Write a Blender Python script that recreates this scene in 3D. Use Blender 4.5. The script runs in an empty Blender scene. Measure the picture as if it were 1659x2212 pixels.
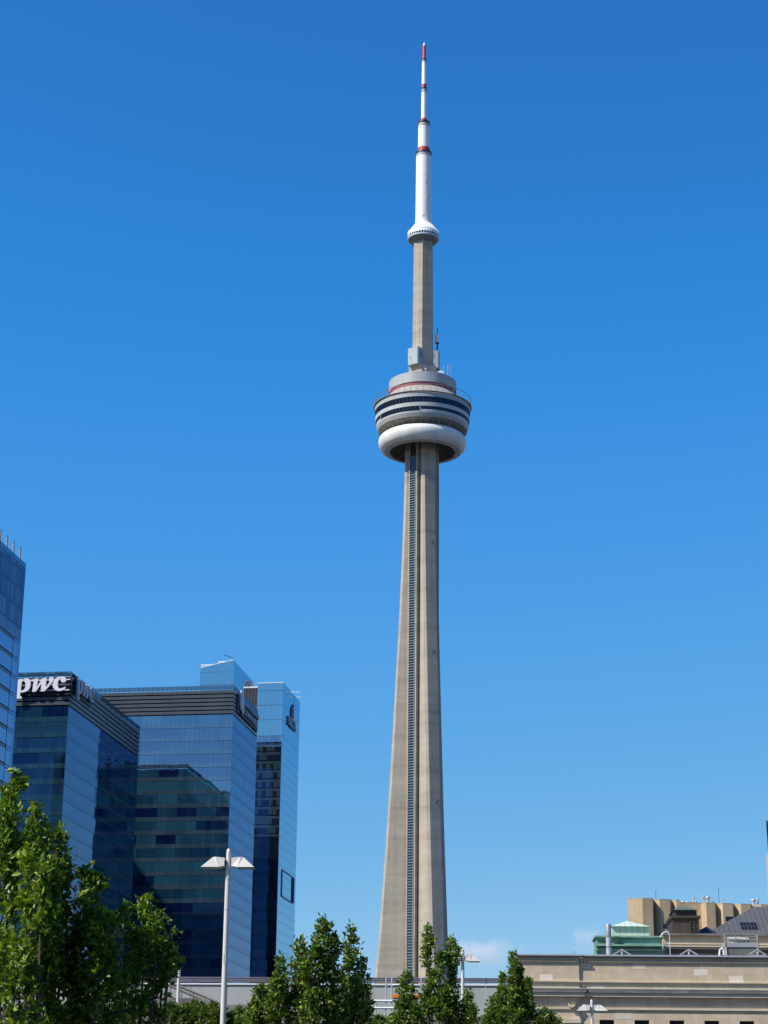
import bpy, bmesh, math, random
import numpy as np
from mathutils import Vector, Matrix, Quaternion

sc = bpy.context.scene
COL = sc.collection
rad = math.radians

# ------------------------------------------------------------------ camera
PITCH, ROLL, FPX, CAMZ = rad(18.3), rad(0.63), 4302.0, 1.7      # focal length in units of a 1659 x 2212 survey grid
cd = bpy.data.cameras.new("camera")
cam = bpy.data.objects.new("camera", cd)
COL.objects.link(cam)
cd.sensor_fit = 'VERTICAL'
cd.sensor_height = 24.0
cd.sensor_width = 18.0
cd.lens = FPX / 2212.0 * 24.0
cd.clip_start = 0.5
cd.clip_end = 30000
rx = Matrix.Rotation(rad(90) + PITCH, 3, 'X')
rz = Matrix.Rotation(ROLL, 3, 'Z')
cam.matrix_world = Matrix.Translation((0, 0, CAMZ)) @ (rx @ rz).to_4x4()
sc.camera = cam

# ------------------------------------------------------------------ light
SUN_AZ, SUN_EL = rad(-62.8), rad(46)          # azimuth measured from "behind the photographer", negative = left
sdir = Vector((math.sin(SUN_AZ) * math.cos(SUN_EL), -math.cos(SUN_AZ) * math.cos(SUN_EL), math.sin(SUN_EL)))
ld = bpy.data.lights.new("sun", 'SUN')
ld.energy = 5.0
ld.angle = rad(0.53)
ld.color = (1.0, 0.945, 0.86)
sun = bpy.data.objects.new("sun", ld)
COL.objects.link(sun)
sun.location = (-60, -40, 90)
sun.rotation_euler = (-sdir).to_track_quat('-Z', 'Y').to_euler()

w = bpy.data.worlds.new("World")
sc.world = w
w.use_nodes = True
wn = w.node_tree
bg = wn.nodes['Background']
sky = wn.nodes.new('ShaderNodeTexSky')
sky.sky_type = 'NISHITA'
sky.sun_disc = False
sky.sun_elevation = SUN_EL
sky.sun_rotation = math.atan2(sdir.x, sdir.y)
sky.altitude = 100
sky.air_density = 1.0
sky.dust_density = 0.3
sky.ozone_density = 4.0
# grade the clear sky towards the deep blue of a polarised summer noon (per-channel power and gain)
SKY, EXPO = 0.125, 0.25
sep = wn.nodes.new('ShaderNodeSeparateColor')
com = wn.nodes.new('ShaderNodeCombineColor')
wn.links.new(sky.outputs[0], sep.inputs[0])
for ch, (g, k) in enumerate(((1.79, 1.35), (1.0, .965), (.565, 1.032))):
    a = wn.nodes.new('ShaderNodeMath'); a.operation = 'MULTIPLY'; a.inputs[1].default_value = SKY
    b = wn.nodes.new('ShaderNodeMath'); b.operation = 'POWER'; b.inputs[1].default_value = g
    c = wn.nodes.new('ShaderNodeMath'); c.operation = 'MULTIPLY'; c.inputs[1].default_value = k
    wn.links.new(sep.outputs[ch], a.inputs[0]); wn.links.new(a.outputs[0], b.inputs[0]); wn.links.new(b.outputs[0], c.inputs[0])
    wn.links.new(c.outputs[0], com.inputs[ch])
crv = wn.nodes.new('ShaderNodeRGBCurve')
for ch, pts in enumerate((((.026, .026), (.036, .030), (.050, .052), (.202, .205)),
                          ((.191, .186), (.220, .234), (.266, .290), (.533, .495)),
                          ((.597, .572), (.637, .662), (.694, .752), (.896, .818)))):
    cv = crv.mapping.curves[ch]
    cv.points[1].location = (1.0, (1.0, .93, .88)[ch])
    for p in pts: cv.points.new(*p)
crv.mapping.update()
wn.links.new(com.outputs[0], crv.inputs['Color'])
gain = wn.nodes.new('ShaderNodeVectorMath'); gain.operation = 'SCALE'; gain.inputs['Scale'].default_value = 1 / SKY / 2 ** EXPO
wn.links.new(crv.outputs[0], gain.inputs[0])
wn.links.new(gain.outputs[0], bg.inputs['Color'])
bg.inputs['Strength'].default_value = SKY

sc.view_settings.view_transform = 'Standard'
sc.view_settings.look = 'None'
sc.view_settings.exposure = EXPO
sc.view_settings.gamma = 1.0
sc.render.engine = 'CYCLES'
sc.cycles.max_bounces = 8
sc.cycles.glossy_bounces = 5
sc.cycles.volume_bounces = 8

# ------------------------------------------------------------------ survey helpers (photo grid -> real positions at a chosen distance)
def ray(px, py):
    x = px - 829.5
    y = 1106.0 - py
    xr = x * math.cos(ROLL) - y * math.sin(ROLL)
    yr = x * math.sin(ROLL) + y * math.cos(ROLL)
    return Vector((xr, FPX * math.cos(PITCH) - yr * math.sin(PITCH), FPX * math.sin(PITCH) + yr * math.cos(PITCH)))

def at_y(px, py, Y):
    d = ray(px, py)
    d = d * (Y / d.y)
    d.z += CAMZ
    return d

class Grid:
    """a street grid turned by g: u runs away from the viewer, v to the right"""
    def __init__(s, deg):
        s.g = rad(deg)
        s.u = Vector((math.sin(s.g), math.cos(s.g)))
        s.v = Vector((math.cos(s.g), -math.sin(s.g)))
    def at_u(s, px, py, U):
        d = ray(px, py)
        d = d * (U / (d.x * s.u.x + d.y * s.u.y))
        return d.x * s.v.x + d.y * s.v.y, d.z + CAMZ
    def at_v(s, px, py, V):
        d = ray(px, py)
        d = d * (V / (d.x * s.v.x + d.y * s.v.y))
        return d.x * s.u.x + d.y * s.u.y, d.z + CAMZ
    def world(s, V, U, z=0):
        p = s.u * U + s.v * V
        return Vector((p.x, p.y, z))

# ------------------------------------------------------------------ object helpers
def tag(o, label=None, cat=None, group=None, kind=None):
    if label: o['label'] = label
    if cat: o['category'] = cat
    if group: o['group'] = group
    if kind: o['kind'] = kind
    return o

def thing(name, label, cat, loc=(0, 0, 0), rotz=0, group=None):
    o = bpy.data.objects.new(name, None)
    o.empty_display_size = 1
    COL.objects.link(o)
    o.location = loc
    o.rotation_euler = (0, 0, rotz)
    return tag(o, label, cat, group)

def gthing(G, V, U, name, label, cat, z=0, group=None):
    return thing(name, label, cat, G.world(V, U, z), -G.g, group)

class MB:
    def __init__(s):
        s.v = []; s.f = []; s.m = []; s.sm = []
    def add(s, vs, fs, mat=0, smooth=False):
        o = len(s.v)
        s.v += [tuple(p) for p in vs]
        for f in fs:
            s.f.append([i + o for i in f]); s.m.append(mat); s.sm.append(smooth)
        return s
    def box(s, a, b, mat=0):
        x0, y0, z0 = a; x1, y1, z1 = b
        return s.add([(x0,y0,z0),(x1,y0,z0),(x1,y1,z0),(x0,y1,z0),(x0,y0,z1),(x1,y0,z1),(x1,y1,z1),(x0,y1,z1)],
              [(0,3,2,1),(4,5,6,7),(0,1,5,4),(1,2,6,5),(2,3,7,6),(3,0,4,7)], mat)
    def prism(s, pts, z0, z1, mat=0, pts1=None):
        n = len(pts); q = pts1 or pts
        vs = [(p[0], p[1], z0) for p in pts] + [(p[0], p[1], z1) for p in q]
        return s.add(vs, [tuple(range(n - 1, -1, -1)), tuple(range(n, 2 * n))] + [(i, (i + 1) % n, n + (i + 1) % n, n + i) for i in range(n)], mat)
    def face_poly(s, pts, y0, y1, mat=0):
        """polygon in the x,z plane extruded along y"""
        n = len(pts)
        vs = [(p[0], y0, p[1]) for p in pts] + [(p[0], y1, p[1]) for p in pts]
        return s.add(vs, [tuple(range(n)), tuple(range(2 * n - 1, n - 1, -1))] + [(i, n + i, n + (i + 1) % n, (i + 1) % n) for i in range(n)], mat)
    def side_poly(s, pts, x0, x1, mat=0):
        """polygon in the y,z plane extruded along x"""
        n = len(pts)
        vs = [(x0, p[0], p[1]) for p in pts] + [(x1, p[0], p[1]) for p in pts]
        return s.add(vs, [tuple(range(n)), tuple(range(2 * n - 1, n - 1, -1))] + [(i, n + i, n + (i + 1) % n, (i + 1) % n) for i in range(n)], mat)
    def lathe(s, prof, n=96, mat=0, smooth=True, a0=0.0, a1=2 * math.pi, cx=0, cy=0):
        full = abs(a1 - a0 - 2 * math.pi) < 1e-6
        k = n if full else n + 1
        vs = []
        for i in range(k):
            a = a0 + (a1 - a0) * i / n
            for r, z in prof:
                vs.append((cx + r * math.sin(a), cy - r * math.cos(a), z))
        p = len(prof); fs = []
        for i in range(n):
            j = (i + 1) % k
            for q in range(p - 1):
                fs.append((i * p + q, j * p + q, j * p + q + 1, i * p + q + 1))
        return s.add(vs, fs, mat, smooth)
    def tube(s, pts, r, n=8, mat=0, smooth=True):
        pts = [Vector(p) for p in pts]
        rs = r if isinstance(r, (list, tuple)) else [r] * len(pts)
        vs = []; fs = []
        for i, p in enumerate(pts):
            d = (pts[min(i + 1, len(pts) - 1)] - pts[max(i - 1, 0)]).normalized()
            h = Vector((0, 0, 1)) if abs(d.z) < .9 else Vector((0, 1, 0))
            a = d.cross(h).normalized(); b = d.cross(a)
            for k in range(n):
                t = 2 * math.pi * k / n
                vs.append(p + (a * math.cos(t) + b * math.sin(t)) * rs[i])
        for i in range(len(pts) - 1):
            for k in range(n):
                fs.append((i * n + k, i * n + (k + 1) % n, (i + 1) * n + (k + 1) % n, (i + 1) * n + k))
        fs.append(tuple(range(n - 1, -1, -1))); fs.append(tuple(range((len(pts) - 1) * n, len(pts) * n)))
        return s.add(vs, fs, mat, smooth)
    def build(s, name, mat, parent=None, loc=None, fix=True):
        me = bpy.data.meshes.new(name)
        me.from_pydata(s.v, [], s.f)
        for m in (mat if isinstance(mat, (list, tuple)) else [mat]):
            me.materials.append(m)
        me.polygons.foreach_set('material_index', s.m)
        me.polygons.foreach_set('use_smooth', s.sm)
        if fix:
            b = bmesh.new(); b.from_mesh(me)
            bmesh.ops.recalc_face_normals(b, faces=b.faces)
            b.to_mesh(me); b.free()
        if any(s.sm): me.set_sharp_from_angle(angle=rad(38))
        me.update()
        o = bpy.data.objects.new(name, me)
        COL.objects.link(o)
        if parent: o.parent = parent
        if loc: o.location = loc
        return o

# ------------------------------------------------------------------ materials
class NT:
    def __init__(s, name):
        s.m = bpy.data.materials.new(name); s.m.use_nodes = True
        s.t = s.m.node_tree; s.b = s.t.nodes['Principled BSDF']; s.out = s.t.nodes['Material Output']
    def n(s, typ, **kw):
        nd = s.t.nodes.new('ShaderNode' + typ)
        for k, v in kw.items():
            if k in nd.inputs.keys() if not k.startswith('_') else False:
                s.set(nd.inputs[k], v)
            elif k.startswith('_'):
                s.set(nd.inputs[int(k[1:])], v)
            else:
                setattr(nd, k, v)
        return nd
    def set(s, sock, v):
        if isinstance(v, bpy.types.NodeSocket): s.t.links.new(v, sock)
        elif isinstance(v, bpy.types.Node): s.t.links.new(v.outputs[0], sock)
        else: sock.default_value = v
    def math(s, op, a, b=0.0, c=0.0):
        return s.n('Math', operation=op, _0=a, _1=b, _2=c).outputs[0]
    def mix(s, f, a, b):
        nd = s.n('Mix', data_type='RGBA')
        s.set(nd.inputs[0], f); s.set(nd.inputs[6], a); s.set(nd.inputs[7], b)
        return nd.outputs[2]
    def obj(s):
        return s.n('TexCoord').outputs['Object']
    def noise(s, vec, scale, detail=4, rough=.55):
        return s.n('TexNoise', Vector=vec, Scale=scale, Detail=detail, Roughness=rough).outputs[0]
    def ramp(s, f, *stops):
        nd = s.n('ValToRGB')
        el = nd.color_ramp.elements
        while len(el) < len(stops): el.new(0.5)
        for e, (p, c) in zip(el, stops):
            e.position = p; e.color = c if len(c) == 4 else (*c, 1)
        s.set(nd.inputs[0], f)
        return nd.outputs[0]
    def scale(s, vec, v):
        nd = s.n('VectorMath', operation='MULTIPLY'); s.set(nd.inputs[0], vec); nd.inputs[1].default_value = v
        return nd.outputs[0]
    def bump(s, h, strength=.2, dist=.05):
        nd = s.n('Bump', Height=h, Strength=strength, Distance=dist)
        s.set(s.b.inputs['Normal'], nd.outputs[0])

def c4(c): return (*c, 1) if len(c) == 3 else c

def plain(name, col, rough=.6, metal=0, var=.12, scale=.8, spec=.5, stretch=(1, 1, 1)):
    t = NT(name)
    v = t.scale(t.obj(), stretch)
    n1 = t.noise(v, scale, 5)
    lo = tuple(c * (1 - var * 1.6) for c in col); hi = tuple(min(1, c * (1 + var * 1.3)) for c in col)
    t.set(t.b.inputs['Base Color'], t.ramp(n1, (.28, lo), (.72, hi)))
    t.b.inputs['Roughness'].default_value = rough
    t.b.inputs['Metallic'].default_value = metal
    t.b.inputs['Specular IOR Level'].default_value = spec
    return t.m

def concrete_tower():
    t = NT('board_marked_concrete')
    o = t.obj()
    horiz = t.noise(t.scale(o, (.03, .03, .22)), 1.0, 5, .7)          # pour lifts
    vert = t.noise(t.scale(o, (.5, .5, .008)), 1.0, 4, .6)            # rain streaks
    fine = t.noise(o, .9, 4, .7)
    m = t.math('ADD', t.math('MULTIPLY', horiz, .44), t.math('ADD', t.math('MULTIPLY', vert, .40), t.math('MULTIPLY', fine, .16)))
    col = t.ramp(m, (.34, (.25, .218, .172)), (.5, (.385, .34, .272)), (.66, (.47, .42, .345)))
    z = t.n('SeparateXYZ', _0=o).outputs[2]
    fr = t.math('FRACT', t.math('DIVIDE', z, 6.0))
    ln = t.math('LESS_THAN', fr, .05)
    col = t.mix(t.math('MULTIPLY', ln, .15), col, (.2, .18, .15, 1))
    t.set(t.b.inputs['Base Color'], col)
    t.b.inputs['Roughness'].default_value = .9
    t.b.inputs['Specular IOR Level'].default_value = .2
    return t.m

def glass_mat(name, r0=.33, floor=4.0, z0=0.0, sp0=.0, sp1=.34, spandrel=(.05, .09, .10), visa=(.004, .006, .02), visb=(.03, .065, .07),
              panel=1.5, bay=6.0, mull=.045, tint=(.53, .70, 1), wav=.015, curtain=0.0, lines=True, jitter=.004, graze=.82):
    """coated curtain-wall glass: mirror layer over a dark interior with spandrel bands, bays and mullions"""
    t = NT(name)
    o = t.obj()
    s = t.n('SeparateXYZ', _0=o)
    x, y, z = s.outputs
    h = t.math('ADD', x, y)
    zz = t.math('DIVIDE', t.math('SUBTRACT', z, z0), floor)
    fz = t.math('FRACT', zz); iz = t.math('FLOOR', zz)
    ib = t.math('FLOOR', t.math('DIVIDE', h, bay))
    ip = t.math('FLOOR', t.math('DIVIDE', h, panel)); fp = t.math('FRACT', t.math('DIVIDE', h, panel))
    cb = t.n('CombineXYZ', _0=ib, _1=iz)
    wn1 = t.n('TexWhiteNoise', noise_dimensions='3D', Vector=cb.outputs[0]).outputs[0]
    cf = t.n('CombineXYZ', _0=iz, _1=3.3)
    wn2 = t.n('TexWhiteNoise', noise_dimensions='3D', Vector=cf.outputs[0]).outputs[0]
    cp = t.n('CombineXYZ', _0=ip, _1=iz, _2=7.1)
    wn3 = t.n('TexWhiteNoise', noise_dimensions='3D', Vector=cp.outputs[0]).outputs[0]
    lum = t.math('ADD', t.math('MULTIPLY', wn1, .45), t.math('ADD', t.math('MULTIPLY', wn2, .4), t.math('MULTIPLY', wn3, .15)))
    vis = t.ramp(lum, (.3, visa), (.72, visb))
    if curtain > 0:
        cur = t.math('MULTIPLY', t.math('GREATER_THAN', wn3, 1 - curtain), t.math('GREATER_THAN', fz, .42))
        vis = t.mix(cur, vis, (.045, .078, .068, 1))
    isp = t.math('MULTIPLY', t.math('GREATER_THAN', fz, sp0), t.math('LESS_THAN', fz, sp1))
    spv = t.mix(wn3, c4(tuple(c * .8 for c in spandrel)), c4(tuple(c * 1.2 for c in spandrel)))
    col = t.mix(isp, vis, spv)
    if lines:
        mu = t.math('LESS_THAN', fp, mull)
        col = t.mix(mu, col, (.012, .02, .035, 1))
    d = t.n('BsdfDiffuse', Color=col, Roughness=.5)
    g = t.n('BsdfGlossy', Color=c4(tint), Roughness=.015)
    bn = t.noise(t.scale(o, (.22, .22, .3)), 1.0, 2)
    bp = t.n('Bump', Height=bn, Strength=wav, Distance=.6)
    jit = t.n('TexWhiteNoise', noise_dimensions='3D', Vector=cp.outputs[0]).outputs['Color']
    off = t.n('VectorMath', operation='SUBTRACT'); t.set(off.inputs[0], jit); off.inputs[1].default_value = (.5, .5, .5)
    sc_ = t.n('VectorMath', operation='SCALE'); t.set(sc_.inputs[0], off.outputs[0]); sc_.inputs['Scale'].default_value = jitter
    ad = t.n('VectorMath', operation='ADD'); t.set(ad.inputs[0], bp.outputs[0]); t.set(ad.inputs[1], sc_.outputs[0])
    no = t.n('VectorMath', operation='NORMALIZE'); t.set(no.inputs[0], ad.outputs[0])
    t.set(g.inputs['Normal'], no.outputs[0])
    lw = t.n('LayerWeight', Blend=.5).outputs['Facing']
    fac = t.math('ADD', t.math('MULTIPLY', t.math('POWER', lw, 5.5), max(.03, graze - r0)), r0)
    if lines:
        fac = t.math('MULTIPLY', fac, t.math('SUBTRACT', 1.0, t.math('MULTIPLY', mu, .55)))
    fac = t.math('MULTIPLY', fac, t.math('SUBTRACT', 1.0, t.math('MULTIPLY', isp, .12)))
    mx = t.n('MixShader'); t.set(mx.inputs[0], fac); t.set(mx.inputs[1], d); t.set(mx.inputs[2], g)
    t.t.links.new(mx.outputs[0], t.out.inputs['Surface'])
    return t.m

def seamed(name, col, n, rough=.5, dark=.8, zstep=0, var=.05):
    """panelled cladding of a round body: joints every 360/n degrees, slight tone change per panel, faint dirt"""
    t = NT(name)
    o = t.obj()
    x, y, z = t.n('SeparateXYZ', _0=o).outputs
    a = t.math('MULTIPLY', t.math('ARCTAN2', x, y), n / (2 * math.pi))
    fr = t.math('FRACT', a)
    wn_ = t.n('TexWhiteNoise', noise_dimensions='1D'); t.set(wn_.inputs['W'], t.math('FLOOR', a))
    n1 = t.noise(t.scale(o, (.5, .5, .12)), .7, 4, .65)
    f = t.math('ADD', t.math('MULTIPLY', wn_.outputs[0], .4), t.math('MULTIPLY', n1, .6))
    c = t.ramp(f, (.25, tuple(v * (1 - 2 * var) for v in col)), (.75, tuple(min(1, v * (1 + var)) for v in col)))
    c = t.mix(t.math('MULTIPLY', t.math('LESS_THAN', fr, .05), .8), c, c4(tuple(v * dark for v in col)))
    t.set(t.b.inputs['Base Color'], c)
    t.b.inputs['Roughness'].default_value = rough
    t.b.inputs['Specular IOR Level'].default_value = .4
    return t.m

def stone_mat(name, a, b, block=(1.9, .72), mortar=.12):
    """ashlar: per-block tone, thin joints, streaks"""
    t = NT(name)
    o = t.obj()
    s = t.n('SeparateXYZ', _0=o); x, y, z = s.outputs
    h = t.math('ADD', x, t.math('MULTIPLY', y, .97))
    cb = t.n('CombineXYZ', _0=h, _1=z)
    br = t.n('TexBrick', offset=.5, Vector=cb.outputs[0], Color1=c4(a), Color2=c4(b), Mortar=c4(tuple(.72 * c for c in a)), Scale=1.0, Bias=-.1)
    br.inputs['Mortar Size'].default_value = .008
    br.inputs['Brick Width'].default_value = block[0]
    br.inputs['Row Height'].default_value = block[1]
    n1 = t.noise(t.scale(o, (.5, .5, .12)), 1.0, 5, .65)
    n2 = t.noise(o, 2.2, 5, .7)
    f = t.ramp(t.math('ADD', t.math('MULTIPLY', n1, .6), t.math('MULTIPLY', n2, .4)), (.32, (.76, .74, .70)), (.68, (1.12, 1.1, 1.06)))
    mx = t.n('Mix', data_type='RGBA', blend_type='MULTIPLY'); mx.inputs[0].default_value = 1
    t.set(mx.inputs[6], br.outputs[0]); t.set(mx.inputs[7], f)
    t.set(t.b.inputs['Base Color'], mx.outputs[2])
    t.b.inputs['Roughness'].default_value = .9
    t.b.inputs['Specular IOR Level'].default_value = .2
    return t.m

def seam_mat(name, col, pitch, axis=0, dark=.35, rough=.6, var=.2):
    t = NT(name)
    o = t.obj()
    s = t.n('SeparateXYZ', _0=o)
    fr = t.math('FRACT', t.math('DIVIDE', s.outputs[axis], pitch))
    n1 = t.noise(t.scale(o, (.7, .7, .3)), 1.2, 5, .65)
    c = t.ramp(n1, (.3, tuple(v * (1 - var) for v in col)), (.7, tuple(v * (1 + var) for v in col)))
    c = t.mix(t.math('LESS_THAN', fr, .09), c, c4(tuple(v * dark for v in col)))
    t.set(t.b.inputs['Base Color'], c)
    t.b.inputs['Roughness'].default_value = rough
    t.b.inputs['Specular IOR Level'].default_value = .3
    return t.m

def leaf_mat(name, lo, mid, hi, trans=.35):
    t = NT(name)
    g = t.n('NewGeometry').outputs['Random Per Island']
    o = t.obj()
    n1 = t.noise(o, .9, 2)
    f = t.math('ADD', t.math('MULTIPLY', g, .65), t.math('MULTIPLY', n1, .35))
    col = t.ramp(f, (.15, lo), (.5, mid), (.85, hi))
    t.set(t.b.inputs['Base Color'], col)
    t.b.inputs['Roughness'].default_value = .42
    t.b.inputs['Specular IOR Level'].default_value = .45
    tr = t.n('BsdfTranslucent'); t.set(tr.inputs[0], t.mix(.5, col, (.16, .24, .01, 1)))
    mx = t.n('MixShader'); mx.inputs[0].default_value = trans
    t.t.links.new(t.b.outputs[0], mx.inputs[1]); t.set(mx.inputs[2], tr)
    t.t.links.new(mx.outputs[0], t.out.inputs['Surface'])
    return t.m

M = dict(
    conc=concrete_tower(),
    white=plain('white_steel', (.80, .80, .79), .45, var=.03, scale=.15),
    antenna_grey=plain('grey_cap_paint', (.36, .37, .38), .6, var=.06),
    red=plain('red_paint', (.50, .035, .035), .5, var=.1),
    dred=plain('crimson_fascia', (.33, .045, .075), .55, var=.08, scale=.2),
    black=plain('dark_metal', (.02, .021, .024), .5, var=.2),
    radome=seamed('radome_fabric', (.70, .70, .66), 36, .5, .88),
    podgrey=seamed('pod_cladding', (.36, .39, .39), 72, .5, .7),
    podpale=seamed('pale_pod_cladding', (.48, .51, .51), 72, .5, .72),
    poddeck=plain('pod_roof_membrane', (.33, .30, .27), .85, var=.14, scale=.5),
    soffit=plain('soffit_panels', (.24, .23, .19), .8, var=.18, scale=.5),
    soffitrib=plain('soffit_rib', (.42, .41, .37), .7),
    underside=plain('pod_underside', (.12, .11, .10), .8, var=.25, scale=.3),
    boxgrey=plain('equipment_cladding', (.30, .35, .36), .5, .1, var=.05, scale=.3),
    steel=plain('galvanised_steel', (.52, .53, .53), .42, .35, var=.1, scale=1.5),
    lampgrey=plain('lamp_paint', (.62, .60, .57), .4, var=.05, scale=1.0),
    lens=plain('lamp_lens', (.30, .29, .25), .25, var=.1),
    slat=plain('screen_slat', (.075, .088, .10), .35, .2, var=.12, scale=.2),
    louvre_core=plain('plant_room', (.012, .012, .016), .6, var=.5, scale=.4),
    signwhite=plain('sign_letter_face', (.72, .70, .74), .5, var=.02),
    wallconc=plain('parapet_concrete', (.40, .41, .40), .85, var=.10, scale=.35, stretch=(1, 1, .5)),
    dirtyconc=plain('weathered_concrete', (.20, .185, .17), .9, var=.3, scale=.8),
    coping=plain('coping_metal', (.55, .57, .58), .4, .3, var=.06),
    stone=stone_mat('limestone_ashlar', (.57, .475, .345), (.655, .55, .415)),
    stonepale=plain('new_limestone', (.74, .66, .55), .9, var=.06, scale=.8),
    stonetrim=plain('limestone_trim', (.60, .51, .385), .9, var=.12, scale=.7, stretch=(.4, .4, 2)),
    ledge=plain('lead_flashing', (.17, .16, .15), .7, var=.25, scale=.9, stretch=(.5, 1, 3)),
    dkwin=plain('dark_opening', (.012, .011, .011), .3, var=.4),
    copper=plain('green_copper', (.18, .33, .26), .7, var=.34, scale=.6, stretch=(.5, .5, 1.5)),
    copperlite=seam_mat('pale_copper_seams', (.50, .61, .51), .85, 0, .55, .7, .08),
    brown=seam_mat('brown_copper_seams', (.060, .046, .038), .95, 0, .45, .6, .25),
    slate=seam_mat('dark_seamed_roof', (.10, .098, .10), .75, 0, .3, .5, .12),
    tan=stone_mat('tan_brick', (.50, .385, .245), (.57, .445, .295), (6.0, 5.0)),
    asphalt=plain('asphalt', (.05, .05, .05), .9, var=.2, scale=.5),
    soil=plain('bank_soil', (.05, .06, .025), 1, var=.4, scale=.4),
    bark=plain('grey_brown_bark', (.085, .065, .05), .9, var=.35, scale=6, stretch=(1, 1, .25)),
    orange=plain('orange_barrier_paint', (.75, .22, .01), .5, var=.06),
    oak=leaf_mat('oak_leaves', (.012, .050, .004), (.075, .185, .008), (.33, .41, .03), .36),
    oakfar=leaf_mat('far_oak_leaves', (.018, .065, .006), (.095, .185, .014), (.34, .41, .07), .38),
    shrub=leaf_mat('shrub_leaves', (.03, .065, .008), (.09, .15, .016), (.20, .25, .03), .3),
)
M['pod_glass'] = glass_mat('pod_glass', .045, 4, sp0=2, sp1=3, visa=(.002, .003, .008), visb=(.01, .010, .012), panel=1.2, wav=.0, mull=.03)
M['lift_glass'] = glass_mat('lift_glass', .07, 1.18, sp0=2, sp1=3, visa=(.012, .022, .03), visb=(.03, .045, .055), panel=50, bay=50, wav=.02, lines=False)

# ------------------------------------------------------------------ ground
gm = MB(); gm.add([(-9000, -9000, 0), (9000, -9000, 0), (9000, 9000, 0), (-9000, 9000, 0)], [(0, 1, 2, 3)])
tag(gm.build('ground', M['asphalt']), kind='structure')

# ------------------------------------------------------------------ communications tower
TX, TY, ZO = 17.65, 877.0, 13.3
def zt(py, r=0.0, px=914.0):
    return at_y(px, py, TY - r).z + ZO
tower = thing('communications_tower', 'tall tapering concrete tower with round pod, small upper pod and red-banded white mast', 'tower', (TX, TY, 0))
def T(mb, name, mat, parent=None):
    mb.v = [(a, b, c - ZO) for a, b, c in mb.v]
    return mb.build(name, mat, parent or tower)

def pol(a, r, t=0.0):
    """angle a (deg, 0 = towards the viewer, positive to the right), radius r, tangential offset t"""
    a = rad(a)
    return (r * math.sin(a) + t * math.cos(a), -r * math.cos(a) + t * math.sin(a))

BETA = 25.0
RZ = [(13.3, 28.6), (40, 24.9), (70, 21.6), (94.2, 19.15), (112.7, 17.55), (135.9, 16.1), (159.7, 14.6), (193.3, 12.88), (218.6, 11.7), (251, 10.15), (282.9, 9.0), (306.5, 8.3), (329.3, 7.9), (341, 7.8)]
for k in range(3):
    a = BETA + 120 * k
    mb = MB(); secs = []
    for z, R in RZ:
        pts = [pol(a, 2.0, 3.55), pol(a, 2.0, -3.55), pol(a, R - 1.05, -3.55), pol(a, R, -2.55), pol(a, R, 2.55), pol(a, R - 1.05, 3.55)]
        secs.append([(p[0], p[1], z) for p in pts])
    vs = [p for s_ in secs for p in s_]; n = 6
    fs = [(i * n + q, i * n + (q + 1) % n, (i + 1) * n + (q + 1) % n, (i + 1) * n + q) for i in range(len(secs) - 1) for q in range(n)]
    fs += [tuple(range(5, -1, -1)), tuple(range((len(secs) - 1) * n, len(secs) * n))]
    mb.add(vs, fs)
    T(mb, 'concrete_leg', M['conc'])
core = MB().prism([pol(-5 + 60 * k, 6.0) for k in range(6)], 13.3, 345)
T(core, 'shaft_core', M['conc'])
for k in range(3):
    a = BETA - 60 + 120 * k
    mb = MB()
    for sgn in (-1, 1):
        t0, t1 = sorted((sgn * 1.78, sgn * 2.32))
        mb.prism([pol(a, 3.5, t0), pol(a, 3.5, t1), pol(a, 7.72, t1), pol(a, 7.72, t0)], 13.3, 338)
    sh = T(mb, 'lift_shaft', M['conc'])
    g = MB().prism([pol(a, 4, -1.775), pol(a, 4, 1.775), pol(a, 7.42, 1.775), pol(a, 7.42, -1.775)], 13.3, 333.5)
    T(g, 'lift_glazing', M['lift_glass'])
    b = MB(); z = 14.0
    while z < 322:
        b.prism([pol(a, 7.44, -1.74), pol(a, 7.44, 1.74), pol(a, 7.66, 1.74), pol(a, 7.66, -1.74)], z, z + .2)
        z += 1.2
    b.prism([pol(a, 7.44, 1.3), pol(a, 7.44, 1.5), pol(a, 7.8, 1.5), pol(a, 7.8, 1.3)], 14, 323)
    T(b, 'lift_window_frame', plain('lift_frame', (.27, .34, .34), .5) if k == 0 else bpy.data.materials['lift_frame'])

# main pod
T(MB().lathe([(15.3, 334.6), (15.4, 334.25), (16.4, 334.3), (17.75, 334.75)], 128), 'radome_skirt', plain('radome_skirt_panels', (.50, .50, .48), .6, var=.12, scale=.5))
T(MB().lathe([(17.8, 334.7), (18.9, 335.3), (19.8, 336.4), (20.4, 337.8), (20.65, 339.2), (20.45, 340.5), (19.8, 341.5), (18.8, 342.2), (17.5, 342.6), (15.5, 342.7)], 128), 'radome_ring', M['radome'])
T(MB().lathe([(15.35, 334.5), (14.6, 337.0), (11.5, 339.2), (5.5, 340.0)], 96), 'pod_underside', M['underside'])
mb = MB()
for k in range(18):
    a = 20 * k + 7
    p, q, r_ = pol(a, 15.2), pol(a, 11.2), pol(a, 7.2)
    mb.tube([(p[0], p[1], 335.0), (q[0], q[1], 336.9), (r_[0], r_[1], 337.9)], .16, 6)
T(mb, 'underside_struts', plain('strut_paint', (.22, .21, .20), .7))
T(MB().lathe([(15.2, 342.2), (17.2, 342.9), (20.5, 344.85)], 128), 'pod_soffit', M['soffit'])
mb = MB()
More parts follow.
